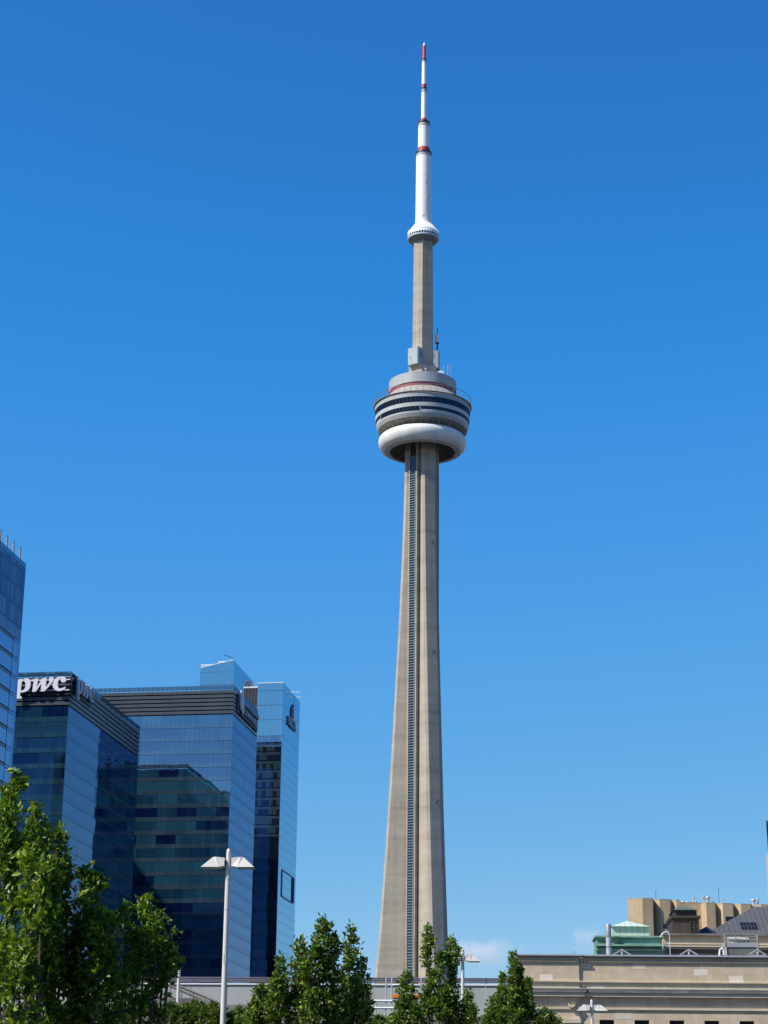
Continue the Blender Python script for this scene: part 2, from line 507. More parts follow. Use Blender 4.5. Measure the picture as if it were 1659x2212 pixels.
for k in range(20):
    a = 18 * k + 4
    pts = [pol(a, 16.4, -.16), pol(a, 16.4, .16), pol(a, 20.4, .16), pol(a, 20.4, -.16)]
    vs = [(x, y, 342.55 + (0 if i in (0, 1) else 2.2)) for i, (x, y) in enumerate(pts)] + [(x, y, 342.15 + (0 if i in (0, 1) else 2.3)) for i, (x, y) in enumerate(pts)]
    T(MB().add(vs, [(0, 1, 2, 3), (7, 6, 5, 4), (0, 4, 5, 1), (1, 5, 6, 2), (2, 6, 7, 3), (3, 7, 4, 0)]), 'soffit_rib', M['soffitrib'])
for k in range(120):
    if k % 3 == 2 or 30 < k < 90: continue
    a = 3 * k
    p, q = pol(a, 18.0), pol(a, 19.3)
    T(MB().tube([(p[0], p[1], 342.95), (q[0], q[1], 343.85)], .09, 4), 'soffit_vent', M['louvre_core'])
T(MB().lathe([(20.45, 344.8), (20.95, 344.9), (21.55, 346.5)], 128), 'pod_rim', plain('pod_rim_cladding', (.36, .37, .34), .5, var=.08))
T(MB().lathe([(21.55, 346.5), (21.72, 347.3)], 128), 'lower_fascia', M['podpale'])
A0, A1 = rad(-64), rad(-4)
T(MB().lathe([(21.70, 347.3), (21.86, 349.55)], 40, a0=A0, a1=A1), 'window_band', M['pod_glass'])
T(MB().lathe([(21.70, 347.3), (21.76, 347.95)], 128, a0=A1, a1=A0 + 2 * math.pi), 'window_sill_band', M['podpale'])
T(MB().lathe([(21.72, 347.95), (21.86, 349.55)], 128, a0=A1, a1=A0 + 2 * math.pi), 'window_band', M['pod_glass'])
for a in (-64, -4):
    p = [pol(a, 21.6, -.12), pol(a, 21.6, .12), pol(a, 21.93, .12), pol(a, 21.93, -.12)]
    T(MB().prism(p, 347.3, 349.6), 'window_post', M['podpale'])
T(MB().lathe([(21.80, 349.5), (22.10, 349.55), (22.32, 351.35), (22.1, 351.42)], 128), 'middle_fascia', M['podpale'])
T(MB().lathe([(22.10, 351.35), (22.28, 354.2)], 128), 'window_band', M['pod_glass'])
T(MB().lathe([(22.2, 354.1), (22.52, 354.15), (22.58, 355.9), (22.2, 356.3), (21.4, 356.4)], 128), 'upper_fascia', M['podgrey'])
T(MB().lathe([(21.9, 356.35), (20.4, 357.1), (15.5, 362.6), (15.0, 363.0)], 128), 'pod_roof', M['poddeck'])
T(MB().lathe([(15.35, 362.6), (15.6, 362.7), (15.6, 364.25)], 128), 'red_fascia', M['dred'])
T(MB().lathe([(15.5, 364.2), (15.95, 364.2), (15.95, 369.2), (15.6, 369.3), (5, 369.5)], 128), 'upper_drum', M['podgrey'])
for r_, z0_, z1_ in ((22.27, 351.5, 354.1), (21.88, 348.0, 349.5)):
    mb = MB()
    for k in range(72):
        mb.prism([pol(5 * k, r_ - .2, -.05), pol(5 * k, r_ - .2, .05), pol(5 * k, r_ + .03, .05), pol(5 * k, r_ + .03, -.05)], z0_, z1_)
    T(mb, 'window_mullions', plain('mullion_paint', (.05, .055, .065), .5) if r_ > 22 else bpy.data.materials['mullion_paint'])
# edge-walk rail
mb = MB()
ring = lambda r, z, n=144: [(r * math.sin(2 * math.pi * i / n), -r * math.cos(2 * math.pi * i / n), z) for i in range(n + 1)]
mb.tube(ring(22.75, 360.3), .13, 6); mb.tube(ring(23.0, 356.7), .16, 6); mb.tube(ring(21.9, 356.9), .12, 6)
for k in range(48):
    a = 7.5 * k
    p, q = pol(a, 22.9), pol(a, 22.75)
    mb.tube([(p[0], p[1], 356.4), (q[0], q[1], 360.3)], .11, 5)
    p, q = pol(a, 21.9), pol(a, 23.2)
    mb.tube([(p[0], p[1], 356.6), (q[0], q[1], 356.5)], .10, 5)
T(mb, 'edge_walk_rail', plain('rail_paint', (.20, .22, .21), .5))
mb = MB()
mb.add([(x, y, 356.55 + d) for d in (0, .06) for r in (21.9, 23.0) for x, y, _ in [(r * math.sin(2 * math.pi * i / 96), -r * math.cos(2 * math.pi * i / 96), 0) for i in range(96)]], [])
o_ = 0
for i in range(96):
    j = (i + 1) % 96
    mb.f += [[i, j, 96 + j, 96 + i], [192 + i, 192 + 96 + i, 192 + 96 + j, 192 + j], [96 + i, 96 + j, 288 + j, 288 + i], [i, 192 + i, 192 + j, j]]
    mb.m += [0] * 4; mb.sm += [False] * 4
T(mb, 'edge_walk_floor', plain('walkway_grating', (.22, .27, .23), .6))
# upper shaft, hexagonal
T(MB().prism([pol(-5 + 60 * k, 7.35) for k in range(6)], 363, 376.6), 'shaft_plinth', M['conc'])
T(MB().prism([pol(-5 + 60 * k, 5.55) for k in range(6)], 376.5, 446, pts1=[pol(-5 + 60 * k, 5.1) for k in range(6)]), 'upper_shaft', M['conc'])
for k in range(3):
    a = BETA - 60 + 120 * k
    rr = 8.5 if k == 0 else 8.0
    hw = 3.05 if k == 0 else 2.5
    pts = [pol(a, 3.8, -hw), pol(a, 3.8, hw), pol(a, rr - .5, hw), pol(a, rr, hw - .4), pol(a, rr, -hw + .4), pol(a, rr - .5, -hw)]
    mb = MB().prism(pts, 376.4, 384.9)
    e = T(mb, 'equipment_cabin', M['boxgrey'])
    mv = plain('vent_mesh', (.16, .19, .22), .6) if k == 0 else bpy.data.materials['vent_mesh']
    mb = MB()
    mb.prism([pol(a, 5.2, hw + .02), pol(a, 5.2, hw + .1), pol(a, 6.6, hw + .1), pol(a, 6.6, hw + .02)], 380.0, 383)
    T(mb, 'cabin_vent', mv, e); mb = MB()
    mb.prism([pol(a, 4.4, -hw - .1), pol(a, 4.4, -hw - .02), pol(a, 5.6, -hw - .02), pol(a, 5.6, -hw - .1)], 381.6, 383.6)
    T(mb, 'cabin_vent', mv, e); mb = MB()
    mb.prism([pol(a, rr + .02, -1.6), pol(a, rr + .1, -1.6), pol(a, rr + .1, -1.0), pol(a, rr + .02, -1.0)], 379.6, 380.4)
    T(mb, 'cabin_hatch', mv, e)
# antennas and dishes on the drum roof
rnd = random.Random(4)
for a, r, h in ((40, 14.8, 6.5), (58, 15.2, 8.2), (70, 12.5, 10.5), (85, 12, 13), (33, 12.4, 3.5), (-12, 14.8, 2.4), (100, 13.5, 7)):
    x, y = pol(a, r)
    mb = MB().tube([(x, y, 369.2), (x, y, 369.3 + h * .8)], [.06, .03], 6)
    mb.tube([(x - .5, y, 369 + h * .7), (x + .5, y, 369 + h * .7)], .05, 5)
    mb.tube([(x - .3, y, 369 + h * .55), (x + .6, y, 369 + h * .55)], .05, 5)
    mb.lathe([(.02, 369 + h * .6), (.13, 369 + h * .6), (.13, 369 + h * .7), (.02, 369 + h * .7)], 8, cx=x, cy=y)
    T(mb, 'whip_antenna', M['steel'])
for a, r, z, s_ in ((3, 8.6, 370.8, .55), (8, 8.4, 373.6, .45), (22, 9.4, 370.6, .5), (50, 11, 372.5, .9), (47, 13, 371.6, .7)):
    x, y = pol(a, r)
    mb = MB().tube([(x, y, 369.3), (x, y, z)], .09, 6)
    mb.lathe([(.02, z - s_ * .5), (s_ * .9, z - s_ * .4), (s_, z + s_ * .3), (s_ * .4, z + s_ * .6), (.02, z + s_ * .6)], 14, cx=x, cy=y)
    T(mb, 'dish_antenna', M['white'])
x, y = pol(92, 6.9)
mb = MB().lathe([(.1, 389.5), (.9, 390.2), (1.0, 390.4)], 10, cx=x, cy=y, mat=1)
mb.lathe([(1.0, 390.4), (1.05, 394.4), (.9, 394.7), (.05, 394.7)], 20, cx=x, cy=y)
mb.tube([(x, y, 394.6), (x, y, 398.3)], .18, 6, mat=1)
mb.tube([(x, y, 384), (x, y, 390)], .35, 6, mat=1)
T(mb, 'microwave_drum', [M['white'], M['black']])
x, y = pol(88, 6.7)
T(MB().lathe([(.05, 386.4), (.9, 386.2), (1.2, 385.5), (1.2, 384.85), (.05, 384.8)], 16, cx=x, cy=y), 'dome_antenna', M['white'])
# sky pod
T(MB().lathe([(4.6, 442.2), (6.4, 443.1), (7.3, 444.2)], 48), 'skypod_underside', plain('skypod_soffit', (.20, .22, .20), .6, var=.2))
T(MB().lathe([(7.2, 444.1), (7.6, 444.3), (7.65, 445.0), (7.2, 445.0)], 48), 'skypod_sill', plain('skypod_sill', (.45, .55, .60), .4))
T(MB().lathe([(7.35, 444.9), (7.45, 446.0)], 48), 'skypod_windows', M['pod_glass'])
mb = MB()
for k in range(36):
    p = [pol(10 * k, 7.3, -.14), pol(10 * k, 7.3, .14), pol(10 * k, 7.62, .14), pol(10 * k, 7.62, -.14)]
    mb.prism(p, 444.95, 446.05)
T(mb, 'skypod_mullions', M['white'])
T(MB().lathe([(7.3, 445.95), (7.68, 446.0), (7.6, 447.4), (6.9, 448.6), (5.6, 450.3), (4.4, 452.2), (3.97, 453.4), (3.95, 455.4)], 72), 'skypod_roof', M['white'])
mb = MB()
for k in range(36):
    a = 10 * k
    p, q = pol(a, 7.2), pol(a, 4.5)
    mb.tube([(p[0], p[1], 448.2), (q[0], q[1], 452.1)], .11, 4)
    p = [pol(a + 5, 7.2, -.18), pol(a + 5, 7.2, .18), pol(a + 5, 7.66, .18), pol(a + 5, 7.66, -.18)]
    mb.prism(p, 447.5, 448.3)
T(mb, 'skypod_ribs', plain('skypod_rib', (.72, .72, .71), .5))
# mast
def mast(name, mat, r, y0, y1, r1=None, n=28):
    z0, z1 = zt(y0), zt(y1)
    return T(MB().lathe([(.02, z0), (r, z0), (r1 or r, z1), (.02, z1)], n), name, mat)
mast('mast_section', M['white'], 3.92, 478, 341, 3.72)
mast('mast_cap', M['antenna_grey'], 3.75, 341, 334)
mast('mast_collar', M['black'], 4.0, 334, 330, 3.9)
mast('red_band', M['red'], 2.95, 330, 321)
mast('mast_section', M['white'], 2.85, 321, 276, 2.78)
mast('mast_cap', M['antenna_grey'], 2.8, 276, 268)
mast('mast_collar', M['black'], 3.05, 268, 265)
mast('red_band', M['red'], 1.42, 265, 257)
mast('mast_section', M['white'], 1.38, 257, 201, 1.3)
mast('mast_cap', M['antenna_grey'], 1.32, 201, 193.5)
mast('mast_collar', M['black'], 1.42, 193.5, 190)
mast('red_band', M['red'], 1.25, 190, 183)
mast('mast_section', M['white'], 1.2, 183, 136, 1.1)
mast('mast_cap', M['antenna_grey'], 1.12, 136, 131)
mast('mast_collar', M['black'], 1.2, 131, 128)
mast('red_band', M['red'], .85, 128, 99, .82)
mast('mast_cap', M['white'], .85, 99, 95, .45)
mast('mast_tip', M['steel'], .2, 95, 90, .06)
mb = MB()
for z, k in ((474, 20), (455, 0), (466, 35)):
    p = [pol(k, 3.7, -.3), pol(k, 3.7, .3), pol(k, 4.0, .3), pol(k, 4.0, -.3)]
    T(MB().prism(p, z, z + 1.4), 'mast_hatch', M['antenna_grey'])
mb = MB()
for zz in (458, 463, 468, 473, 478, 483):
    rr = 3.92 - .2 * (zz - 454.5) / 34
    mb.lathe([(rr - .1, zz), (rr + .025, zz), (rr + .025, zz + .08), (rr - .1, zz + .08)], 28)
T(mb, 'mast_flange', plain('mast_seam', (.72, .73, .73), .5))
for z, a in ((251 - 15, 28), (168, 27), (288, 26)):
    R = np.interp(z, [q[0] for q in RZ], [q[1] for q in RZ])
    p = pol(BETA, R + .25, 1.0)
    mb = MB().tube([(p[0] - .4, p[1], z - .5), (p[0] + .1, p[1] - .3, z + .1), (p[0] + .5, p[1], z + .9)], .28, 6)
    T(mb, 'aviation_light', M['black'])

# ------------------------------------------------------------------ glass office towers
GC = Grid(8.8)

def ring_box(mb, V0, V1, U0, U1, z0, z1, mat=0):
    return mb.box((V0, U0, z0), (V1, U1, z1), mat)

def office(name, label, V0, V1, U0, U1, top, scr_z, fl, glass, parapet):
    t = gthing(GC, V0, U0, name, label, 'office tower')
    W, D = V1 - V0, U1 - U0
    MB().box((.25, .25, 0), (W - .25, D - .25, scr_z - .05)).build('frame_core', M['louvre_core'], t)
    z = scr_z
    while z > .6:
        zb = max(z - fl + .09, 0.05)
        MB().box((0, 0, zb), (W, D, z)).build('storey_glazing', glass, t)
        z -= fl
    # plant screen of horizontal slats above the top storey
    MB().box((.9, .9, scr_z), (W - .9, D - .9, top - 1.3)).build('plant_room', M['louvre_core'], t)
    n = 6
    p = (top - 1.55 - scr_z) / n
    for i in range(n):
        za = scr_z + i * p + .36
        MB().box((-.05, -.05, za), (W + .05, D + .05, za + p - .36)).build('screen_slat', M['slat'], t)
    # roof edge glass
    g = MB().box((-.02, -.02, top - 1.2), (W + .02, .18, top)).box((W - .18, .181, top - 1.2), (W + .02, D + .02, top)).box((-.02, .181, top - 1.2), (.18, D + .02, top)).box((.181, D - .18, top - 1.2), (W - .181, D + .02, top))
    g.build('parapet_glass', parapet, t)
    mb = MB()
    x = 0
    while x <= W:
        mb.box((x - .05, -.1, top - 1.6), (x + .05, -.025, top + .02)); x += 1.5
    y = 0
    while y <= D:
        mb.box((W + .025, y - .05, top - 1.6), (W + .1, y + .05, top + .02)); y += 1.5
    mb.build('parapet_post', M['slat'], t)
    return t

FL = 4.0
PW_V, PW_U0, PW_U1 = -154.5, 478.0, 545.0
PWZ = GC.at_u(153, 1450, PW_U0)[1]
PWS = GC.at_u(150, 1525, PW_U0)[1]
gl_a = glass_mat('office_glass_a', .26, graze=.60, floor= FL, z0=PWS % FL, spandrel=(.022, .07, .085), visa=(.002, .004, .02), visb=(.016, .062, .09), wav=.012)
par_a = glass_mat('parapet_glass_a', .30, 50, sp0=2, sp1=3, visa=(.03, .09, .09), visb=(.04, .11, .11), panel=1.5, lines=True)
office('office_tower', 'blue glass office tower with large white pwc lettering under its roof edge', PW_V - 37, PW_V, PW_U0, PW_U1, PWZ, PWS, FL, gl_a, par_a)
BM_V, BM_U0 = -130.0, 573.0
BM_V, BMZ = GC.at_u(505, 1480, BM_U0)
BM_U1 = GC.at_v(557, 1529, BM_V)[0]
BMS = GC.at_u(503, 1543, BM_U0)[1]
gl_b = glass_mat('office_glass_b', .34, graze=.56, floor= FL, z0=BMS % FL, spandrel=(.045, .08, .105), visa=(.003, .007, .045), visb=(.022, .10, .14), wav=.012)
office('office_tower', 'wide dark-banded glass office tower behind the pwc tower, with a shield emblem', BM_V - 88, BM_V, BM_U0, BM_U1, BMZ, BMS, FL, gl_b, par_a)

# left tower: only its right side is in view
LV = -150.0
LU1, LZ = GC.at_v(56.4, 1218, LV)
lt = gthing(GC, LV - 42, LU1 - 58, 'office_tower', 'glass tower cut off by the left edge, with roof fins and patterned top storeys', 'office tower')
W, D = 42, 58
lt_glass = glass_mat('left_tower_glass', .46, 50, sp0=2, sp1=3, visa=(.03, .07, .12), visb=(.05, .10, .15), panel=1.5, mull=.09, wav=.012)
lt_frit = glass_mat('fritted_glass', .14, 4.4, sp0=0, sp1=.14, spandrel=(.03, .04, .07), visa=(.02, .035, .11), visb=(.20, .30, .40), panel=.75, bay=.75, mull=.12, wav=.02)
lt_edge = glass_mat('corner_glass', .33, 50, sp0=2, sp1=3, visa=(.03, .05, .14), visb=(.04, .07, .16), panel=40, wav=.02, lines=False)
MB().box((.3, .3, 0), (W - .3, D - .3, LZ - .6)).build('frame_core', M['louvre_core'], lt)
z = LZ - 1.2
for i in range(4):
    MB().box((0, 0, z - 4.35), (W, D, z)).build('screen_storey', lt_frit, lt)
    z -= 4.4
MB().box((0, 0, LZ - 1.15), (W, D, LZ)).build('parapet_glass', par_a, lt)
while z > 5:
    MB().box((0, 0, z - 4.05), (W, D - 5.2, z - .85)).build('storey_glazing', lt_glass, lt)
    MB().box((.06, 0, z - .72), (W - .06, D - 5.2, z - .13)).build('spandrel', M['slat'], lt)
    MB().box((0, D - 4.9, z - 4.1), (W, D - 1.7, z - .9)).build('storey_glazing', lt_glass, lt)
    MB().box((0, D - 4.9, z - .8), (W, D - 1.7, z - .1)).build('spandrel', lt_edge, lt)
    MB().box((0, D - 1.68, z - 4.1), (W, D, z - .02)).build('corner_panel', lt_edge, lt)
    z -= 4.15
for i in range(9):
    y = D - 4.2 - i * 4.6
    mb = MB().box((W - .14, y - .07, LZ - .8), (W + .03, y + .07, LZ + 2.8)).box((W - .46, y - .04, LZ - .3), (W - .145, y + .04, LZ + 2.1), 1)
    mb.build('roof_fin', [M['black'], plain('fin_panel', (.30, .27, .25), .6) if i == 0 else bpy.data.materials['fin_panel']], lt)

# ------------------------------------------------------------------ hotel tower behind the offices
HV, HZ = GC.at_u(612, 1475, 632)
HU1 = GC.at_v(648, 1514, HV)[0]
h_glass = glass_mat('hotel_glass', .42, 3.0, z0=HZ % 3.0, sp0=0, sp1=.25, spandrel=(.05, .09, .12), visa=(.006, .008, .012), visb=(.012, .016, .018), panel=1.25, bay=1.25, curtain=.5, mull=.07, wav=.012)
h_side = glass_mat('hotel_side_glass', .58, tint=(.56, .82, 1), floor= 3.0, z0=HZ % 3.0, sp0=0, sp1=.25, spandrel=(.05, .11, .17), visa=(.03, .09, .16), visb=(.04, .11, .18), panel=30, bay=30, lines=False, wav=.012)
h_top = glass_mat('hotel_crown_glass', .56, tint=(.56, .82, 1), floor= 50, sp0=2, sp1=3, visa=(.04, .10, .17), visb=(.05, .12, .19), panel=1.25, bay=2.5, wav=.012)
ht = gthing(GC, HV, 632, 'hotel_tower', 'pale blue glass hotel tower of two slabs, rearmost of the glass group', 'hotel')
D = HU1 - 632
Wd = HV - GC.at_u(556.5, 1490, 632)[0]
MB().box((-Wd + .3, .3, 0), (-.3, D - .3, HZ - .4)).build('frame_core', M['louvre_core'], ht)
z = HZ
for i, hh in enumerate((2.6, 4.9, 4.9, 5.4)):
    MB().box((-Wd, 0, z - hh + .1), (-.02, D, z)).build('crown_panel', h_top, ht)
    z -= hh
h_low = glass_mat('hotel_dark_reflection', .30, 3.0, z0=HZ % 3.0, sp0=0, sp1=.25, spandrel=(.008, .01, .012), visa=(.003, .004, .006), visb=(.012, .016, .02), panel=1.25, bay=1.25, mull=.07, wav=.012)  # near-black colour paints a dark reflection into the lower storeys
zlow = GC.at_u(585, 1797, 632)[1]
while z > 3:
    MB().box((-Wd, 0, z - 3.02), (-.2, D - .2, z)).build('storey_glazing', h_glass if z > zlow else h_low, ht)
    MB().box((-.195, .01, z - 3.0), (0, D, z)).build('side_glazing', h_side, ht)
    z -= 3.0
MB().box((-Wd, -.05, HZ), (0.02, .35, HZ + .28)).box((-.3, .36, HZ), (.02, D, HZ + .12)).build('roof_coping', plain('white_coping', (.7, .7, .68), .5), ht)
# square picture frame on the side wall
uA, zA = GC.at_v(620, 1878, HV); uB, zB = GC.at_v(632.5, 1951, HV)
zA2 = GC.at_v(609.5, 1871, HV)
u0, za = GC.at_v(609, 1871, HV); u1, zb = GC.at_v(631.5, 1955, HV)
za -= 1.0
mb = MB()
f0 = u0 - 632; f1 = u1 - 632
hh = za - zb
mb.box((.02, f0, za - .25), (.25, f1, za)).box((.02, f0, zb + .4), (.25, f1, zb + .65)).box((.02, f0, zb + .66), (.25, f0 + .4, za - .26)).box((.02, f1 - .4, zb + .66), (.55, f1, za - .26))
mb.build('wall_frame', plain('wall_frame_paint', (.10, .09, .17), .5), ht)
# second slab with raking top
SV, SZ = GC.at_u(505, 1426, 745)
SVl, SZl = GC.at_u(433, 1443, 745)
SU1 = GC.at_v(546.5, 1479, SV)[0]
a = HV
mb = MB()
pts = [(SVl - a, 0), (SV - a, 0), (SV - a, SZ), (SVl - a, SZl)]
zl = GC.at_u(470, 1452, 745)[1]
mb.face_poly([(SVl - a, zl + .06), (SV - a, zl + .06), (SV - a, SZ), (SVl - a, SZl)], 113, SU1 - 632)
mb.build('crown_panel', h_top, ht)
MB().box((SVl - a, 113, zl - 5.0), (SV - a, SU1 - 632, zl)).build('crown_panel', h_top, ht)
MB().box((SVl - a + .1, 113.1, 0), (SV - a - .1, SU1 - 632 - .1, zl - 5.05)).build('slab_glazing', h_side, ht)
MB().face_poly([(SVl - a, SZl + .01), (SV - a, SZ + .01), (SV - a, SZ + .3), (SVl - a, SZl + .3)], 112.95, 113.4).build('roof_coping', bpy.data.materials['white_coping'], ht)
# dark recess
RV0, RZ0 = GC.at_u(527, 1487, 645)
RW = -Wd - (RV0 - a) - .02
RL = RV0 - a
MB().box((RL, 13, 0), (-Wd - .02, 22, RZ0)).build('recess_wall', plain('recess_cladding', (.025, .022, .03), .5, var=.2), ht)
mb = MB()
for i in range(5):
    x = RL + .5 + i * 1.15
    if x < -Wd: mb.box((x, 12.9, RZ0 - 40), (x + .12, 12.98, RZ0))
for i in range(5): mb.box((RL + .1, 12.82, RZ0 - 6.8 - 7 * i), (-Wd - .05, 12.89, RZ0 - 6.6 - 7 * i))
mb.build('recess_mullion', plain('recess_mullion', (.12, .14, .16), .5), ht)
MB().box((RL - .1, 12.8, RZ0 + .01), (-Wd - .02, 13.4, RZ0 + .55)).box((-Wd - 2.4, 14, RZ0 + .56), (-Wd - .1, 16, RZ0 + 1.5)).build('roof_coping', bpy.data.materials['white_coping'], ht)
fx, fz = GC.at_u(538, 1481, 648)
mb = MB()
for r0_, r1_ in ((1.25, 1.55), (.25, .4)):
    vs = []
    for i in range(24):
        an = 2 * math.pi * i / 24
        for r_ in (r0_, r1_):
            for yy in (0, 1.2): vs.append((fx - a + r_ * math.cos(an), 15 + yy, fz + r_ * math.sin(an)))
    fs = []
    for i in range(24):
        j = (i + 1) % 24
        for p_, q_ in ((0, 1), (1, 3), (3, 2), (2, 0)): fs.append((i * 4 + p_, i * 4 + q_, j * 4 + q_, j * 4 + p_))
    mb.add(vs, fs)
for an in (0, 60, 120):
    c_, s_ = math.cos(rad(an)) * 1.25, math.sin(rad(an)) * 1.25
    mb.tube([(fx - a - c_, 15.5, fz - s_), (fx - a + c_, 15.5, fz + s_)], .12, 5)
mb.box((fx - a - 1.2, 14.9, RZ0 + .56), (fx - a + 1.2, 16.3, max(fz - 1.3, RZ0 + .7)))
mb.build('roof_fan', plain('fan_housing', (.16, .14, .13), .5), ht)
# roof maintenance rails
for (px, py) in ((636, 1492), (640, 1503)):
    uu, zz = GC.at_v(px - 4, py + 3, HV)
    MB().box((-.5, uu - 632, zz - .1), (1.0, uu - 632 + .2, zz + .12)).box((1.2, uu - 632, zz - .05), (2.3, uu - 632 + .2, zz + .17)).box((.99, uu - 632 + .05, zz - .02), (1.21, uu - 632 + .12, zz + .08)).build('maintenance_rail', bpy.data.materials['white_coping'], ht)
for px, py, L in ((455, 1436, 8), (487, 1429, 6)):
    vv, zz = GC.at_u(px, py, 747)
    MB().box((vv - a - L * .5, 115, zz - .2), (vv - a + L * .5, 115.4, zz + .2)).box((vv - a - L * .45, 115.05, zz - 3.5), (vv - a - L * .45 + .3, 115.35, zz - .21)).box((vv - a + L * .3, 115.05, zz - 3.5), (vv - a + L * .3 + .3, 115.35, zz - .21)).build('maintenance_rail', bpy.data.materials['white_coping'], ht)
vv, zz = GC.at_u(502, 1424, 747)
MB().tube([(vv - a, 115, zz - 2), (vv - a, 115, zz + .6), (vv - a - 3.6, 115, zz + 1.9)], .18, 6).build('davit_arm', M['slat'], ht)

# bank towers across the street, left of and behind the photographer: the glass fronts mirror them
bk_glass = glass_mat('bank_glass', .10, 4, visa=(.002, .002, .003), visb=(.02, .025, .025), spandrel=(.012, .012, .013), wav=.01)
for nm, lb, V0_, V1_, U0_, U1_, hh in (('bank_tower', 'black glass bank tower left of the photographer, seen only mirrored in the glass fronts', -335, -250, 20, 110, 165),
                                      ('bank_tower', 'bronze slab tower far left behind the photographer, seen only mirrored in the glass', -480, -352, -60, 60, 185),
                                      ('bank_tower', 'tallest black tower straight behind the photographer, seen only mirrored in the glass', -10, 95, -240, -160, 262),
                                      ('bank_tower', 'black tower right behind the photographer, seen only mirrored in the glass', 100, 230, -230, -150, 240)):
    bt = gthing(GC, V0_, U0_, nm, lb, 'office tower')
    MB().box((0, 0, 0), (V1_ - V0_, U1_ - U0_, hh)).build('glazing', bk_glass, bt)
    MB().box((-.3, -.3, hh + .01), (V1_ - V0_ + .3, U1_ - U0_ + .3, hh + 1.2)).build('roof_coping', M['slat'], bt)

cdo = gthing(GC, -335, 425, 'apartment_tower', 'tall dark apartment tower unseen beyond the left edge, added to shade the lower glass fronts', 'apartment tower')  # out-of-view tower, added so its shadow falls on the lower glass
MB().box((0, 0, 0), (90, 105, 192)).build('glazing', bk_glass, cdo)
MB().box((-.4, -.4, 192.01), (90.4, 105.4, 193.4)).build('roof_coping', M['slat'], cdo)

# ------------------------------------------------------------------ signs
def curve_letters(name, outline, depth, mat, parent, M4):
    """filled bezier-ish outline(s) in the x,z plane -> mesh"""
    cu = bpy.data.curves.new(name, 'CURVE')
    cu.dimensions = '2D'; cu.fill_mode = 'BOTH'; cu.extrude = depth / 2; cu.resolution_u = 5
    for pts in outline:
        sp = cu.splines.new('BEZIER')
        sp.bezier_points.add(len(pts) - 1)
        sp.use_cyclic_u = True
        for bp, p in zip(sp.bezier_points, pts):
            bp.co = (p[0], p[1], 0)
            h = 'VECTOR' if (len(p) < 3 or p[2] == 0) else 'AUTO'
            bp.handle_left_type = h; bp.handle_right_type = h
    ob = bpy.data.objects.new(name, cu)
    COL.objects.link(ob)
    dg = bpy.context.evaluated_depsgraph_get()
    me = bpy.data.meshes.new_from_object(ob.evaluated_get(dg))
    COL.objects.unlink(ob); bpy.data.objects.remove(ob); bpy.data.curves.remove(cu)
    me.transform(M4); me.materials.clear(); me.materials.append(mat)
    o = bpy.data.objects.new(name, me); COL.objects.link(o); o.parent = parent
    return o

def text_mesh(name, body, size, depth, mat, parent, M4, offset=0.0):
    cu = bpy.data.curves.new(name, 'FONT'); cu.body = body; cu.size = size; cu.extrude = depth / 2; cu.offset = offset
    ob = bpy.data.objects.new(name, cu); COL.objects.link(ob)
    dg = bpy.context.evaluated_depsgraph_get()
    me = bpy.data.meshes.new_from_object(ob.evaluated_get(dg))
    COL.objects.unlink(ob); bpy.data.objects.remove(ob); bpy.data.curves.remove(cu)
    me.transform(M4); me.materials.clear(); me.materials.append(mat)
    o = bpy.data.objects.new(name, me); COL.objects.link(o); o.parent = parent
    return o

# glyph outlines traced on a 1000-unit grid, y down (converted below); third value 1 = smooth point
PG = [[(58, 248), (152, 226), (155, 262, 0), (205, 232, 1), (262, 222, 1), (315, 255, 1), (338, 325, 1), (330, 410, 1), (285, 475, 1), (210, 502, 1), (140, 508, 0), (136, 585, 0), (172, 592, 1), (172, 628, 0), (34, 630, 0)],
      [(152, 290, 0), (185, 272, 1), (222, 300, 1), (236, 360, 1), (222, 430, 1), (185, 462, 1), (142, 466, 0)]]
WG = [[(318, 262), (485, 226), (452, 440, 0), (560, 258, 0), (556, 238, 0), (655, 218, 0), (640, 425, 0), (715, 330, 1), (722, 262, 1), (712, 235, 1), (735, 212, 1), (772, 210, 1), (802, 238, 1), (795, 285, 1), (755, 345, 1), (690, 430, 1), (632, 494, 0), (557, 496, 0), (560, 335, 0), (458, 494, 0), (382, 502, 0), (400, 285, 0), (322, 285, 0)]]
CG = [[(985, 322), (962, 300, 1), (965, 240, 0), (935, 245, 1), (905, 290, 1), (897, 360, 1), (915, 425, 1), (960, 445, 1), (1010, 432, 1), (1056, 410, 0), (1052, 460, 0), (990, 488, 1), (905, 492, 1), (830, 455, 1), (797, 375, 1), (812, 295, 1), (870, 228, 1), (955, 206, 1), (1025, 215, 1), (1060, 250, 1), (1056, 300, 1), (1020, 322, 1)]]

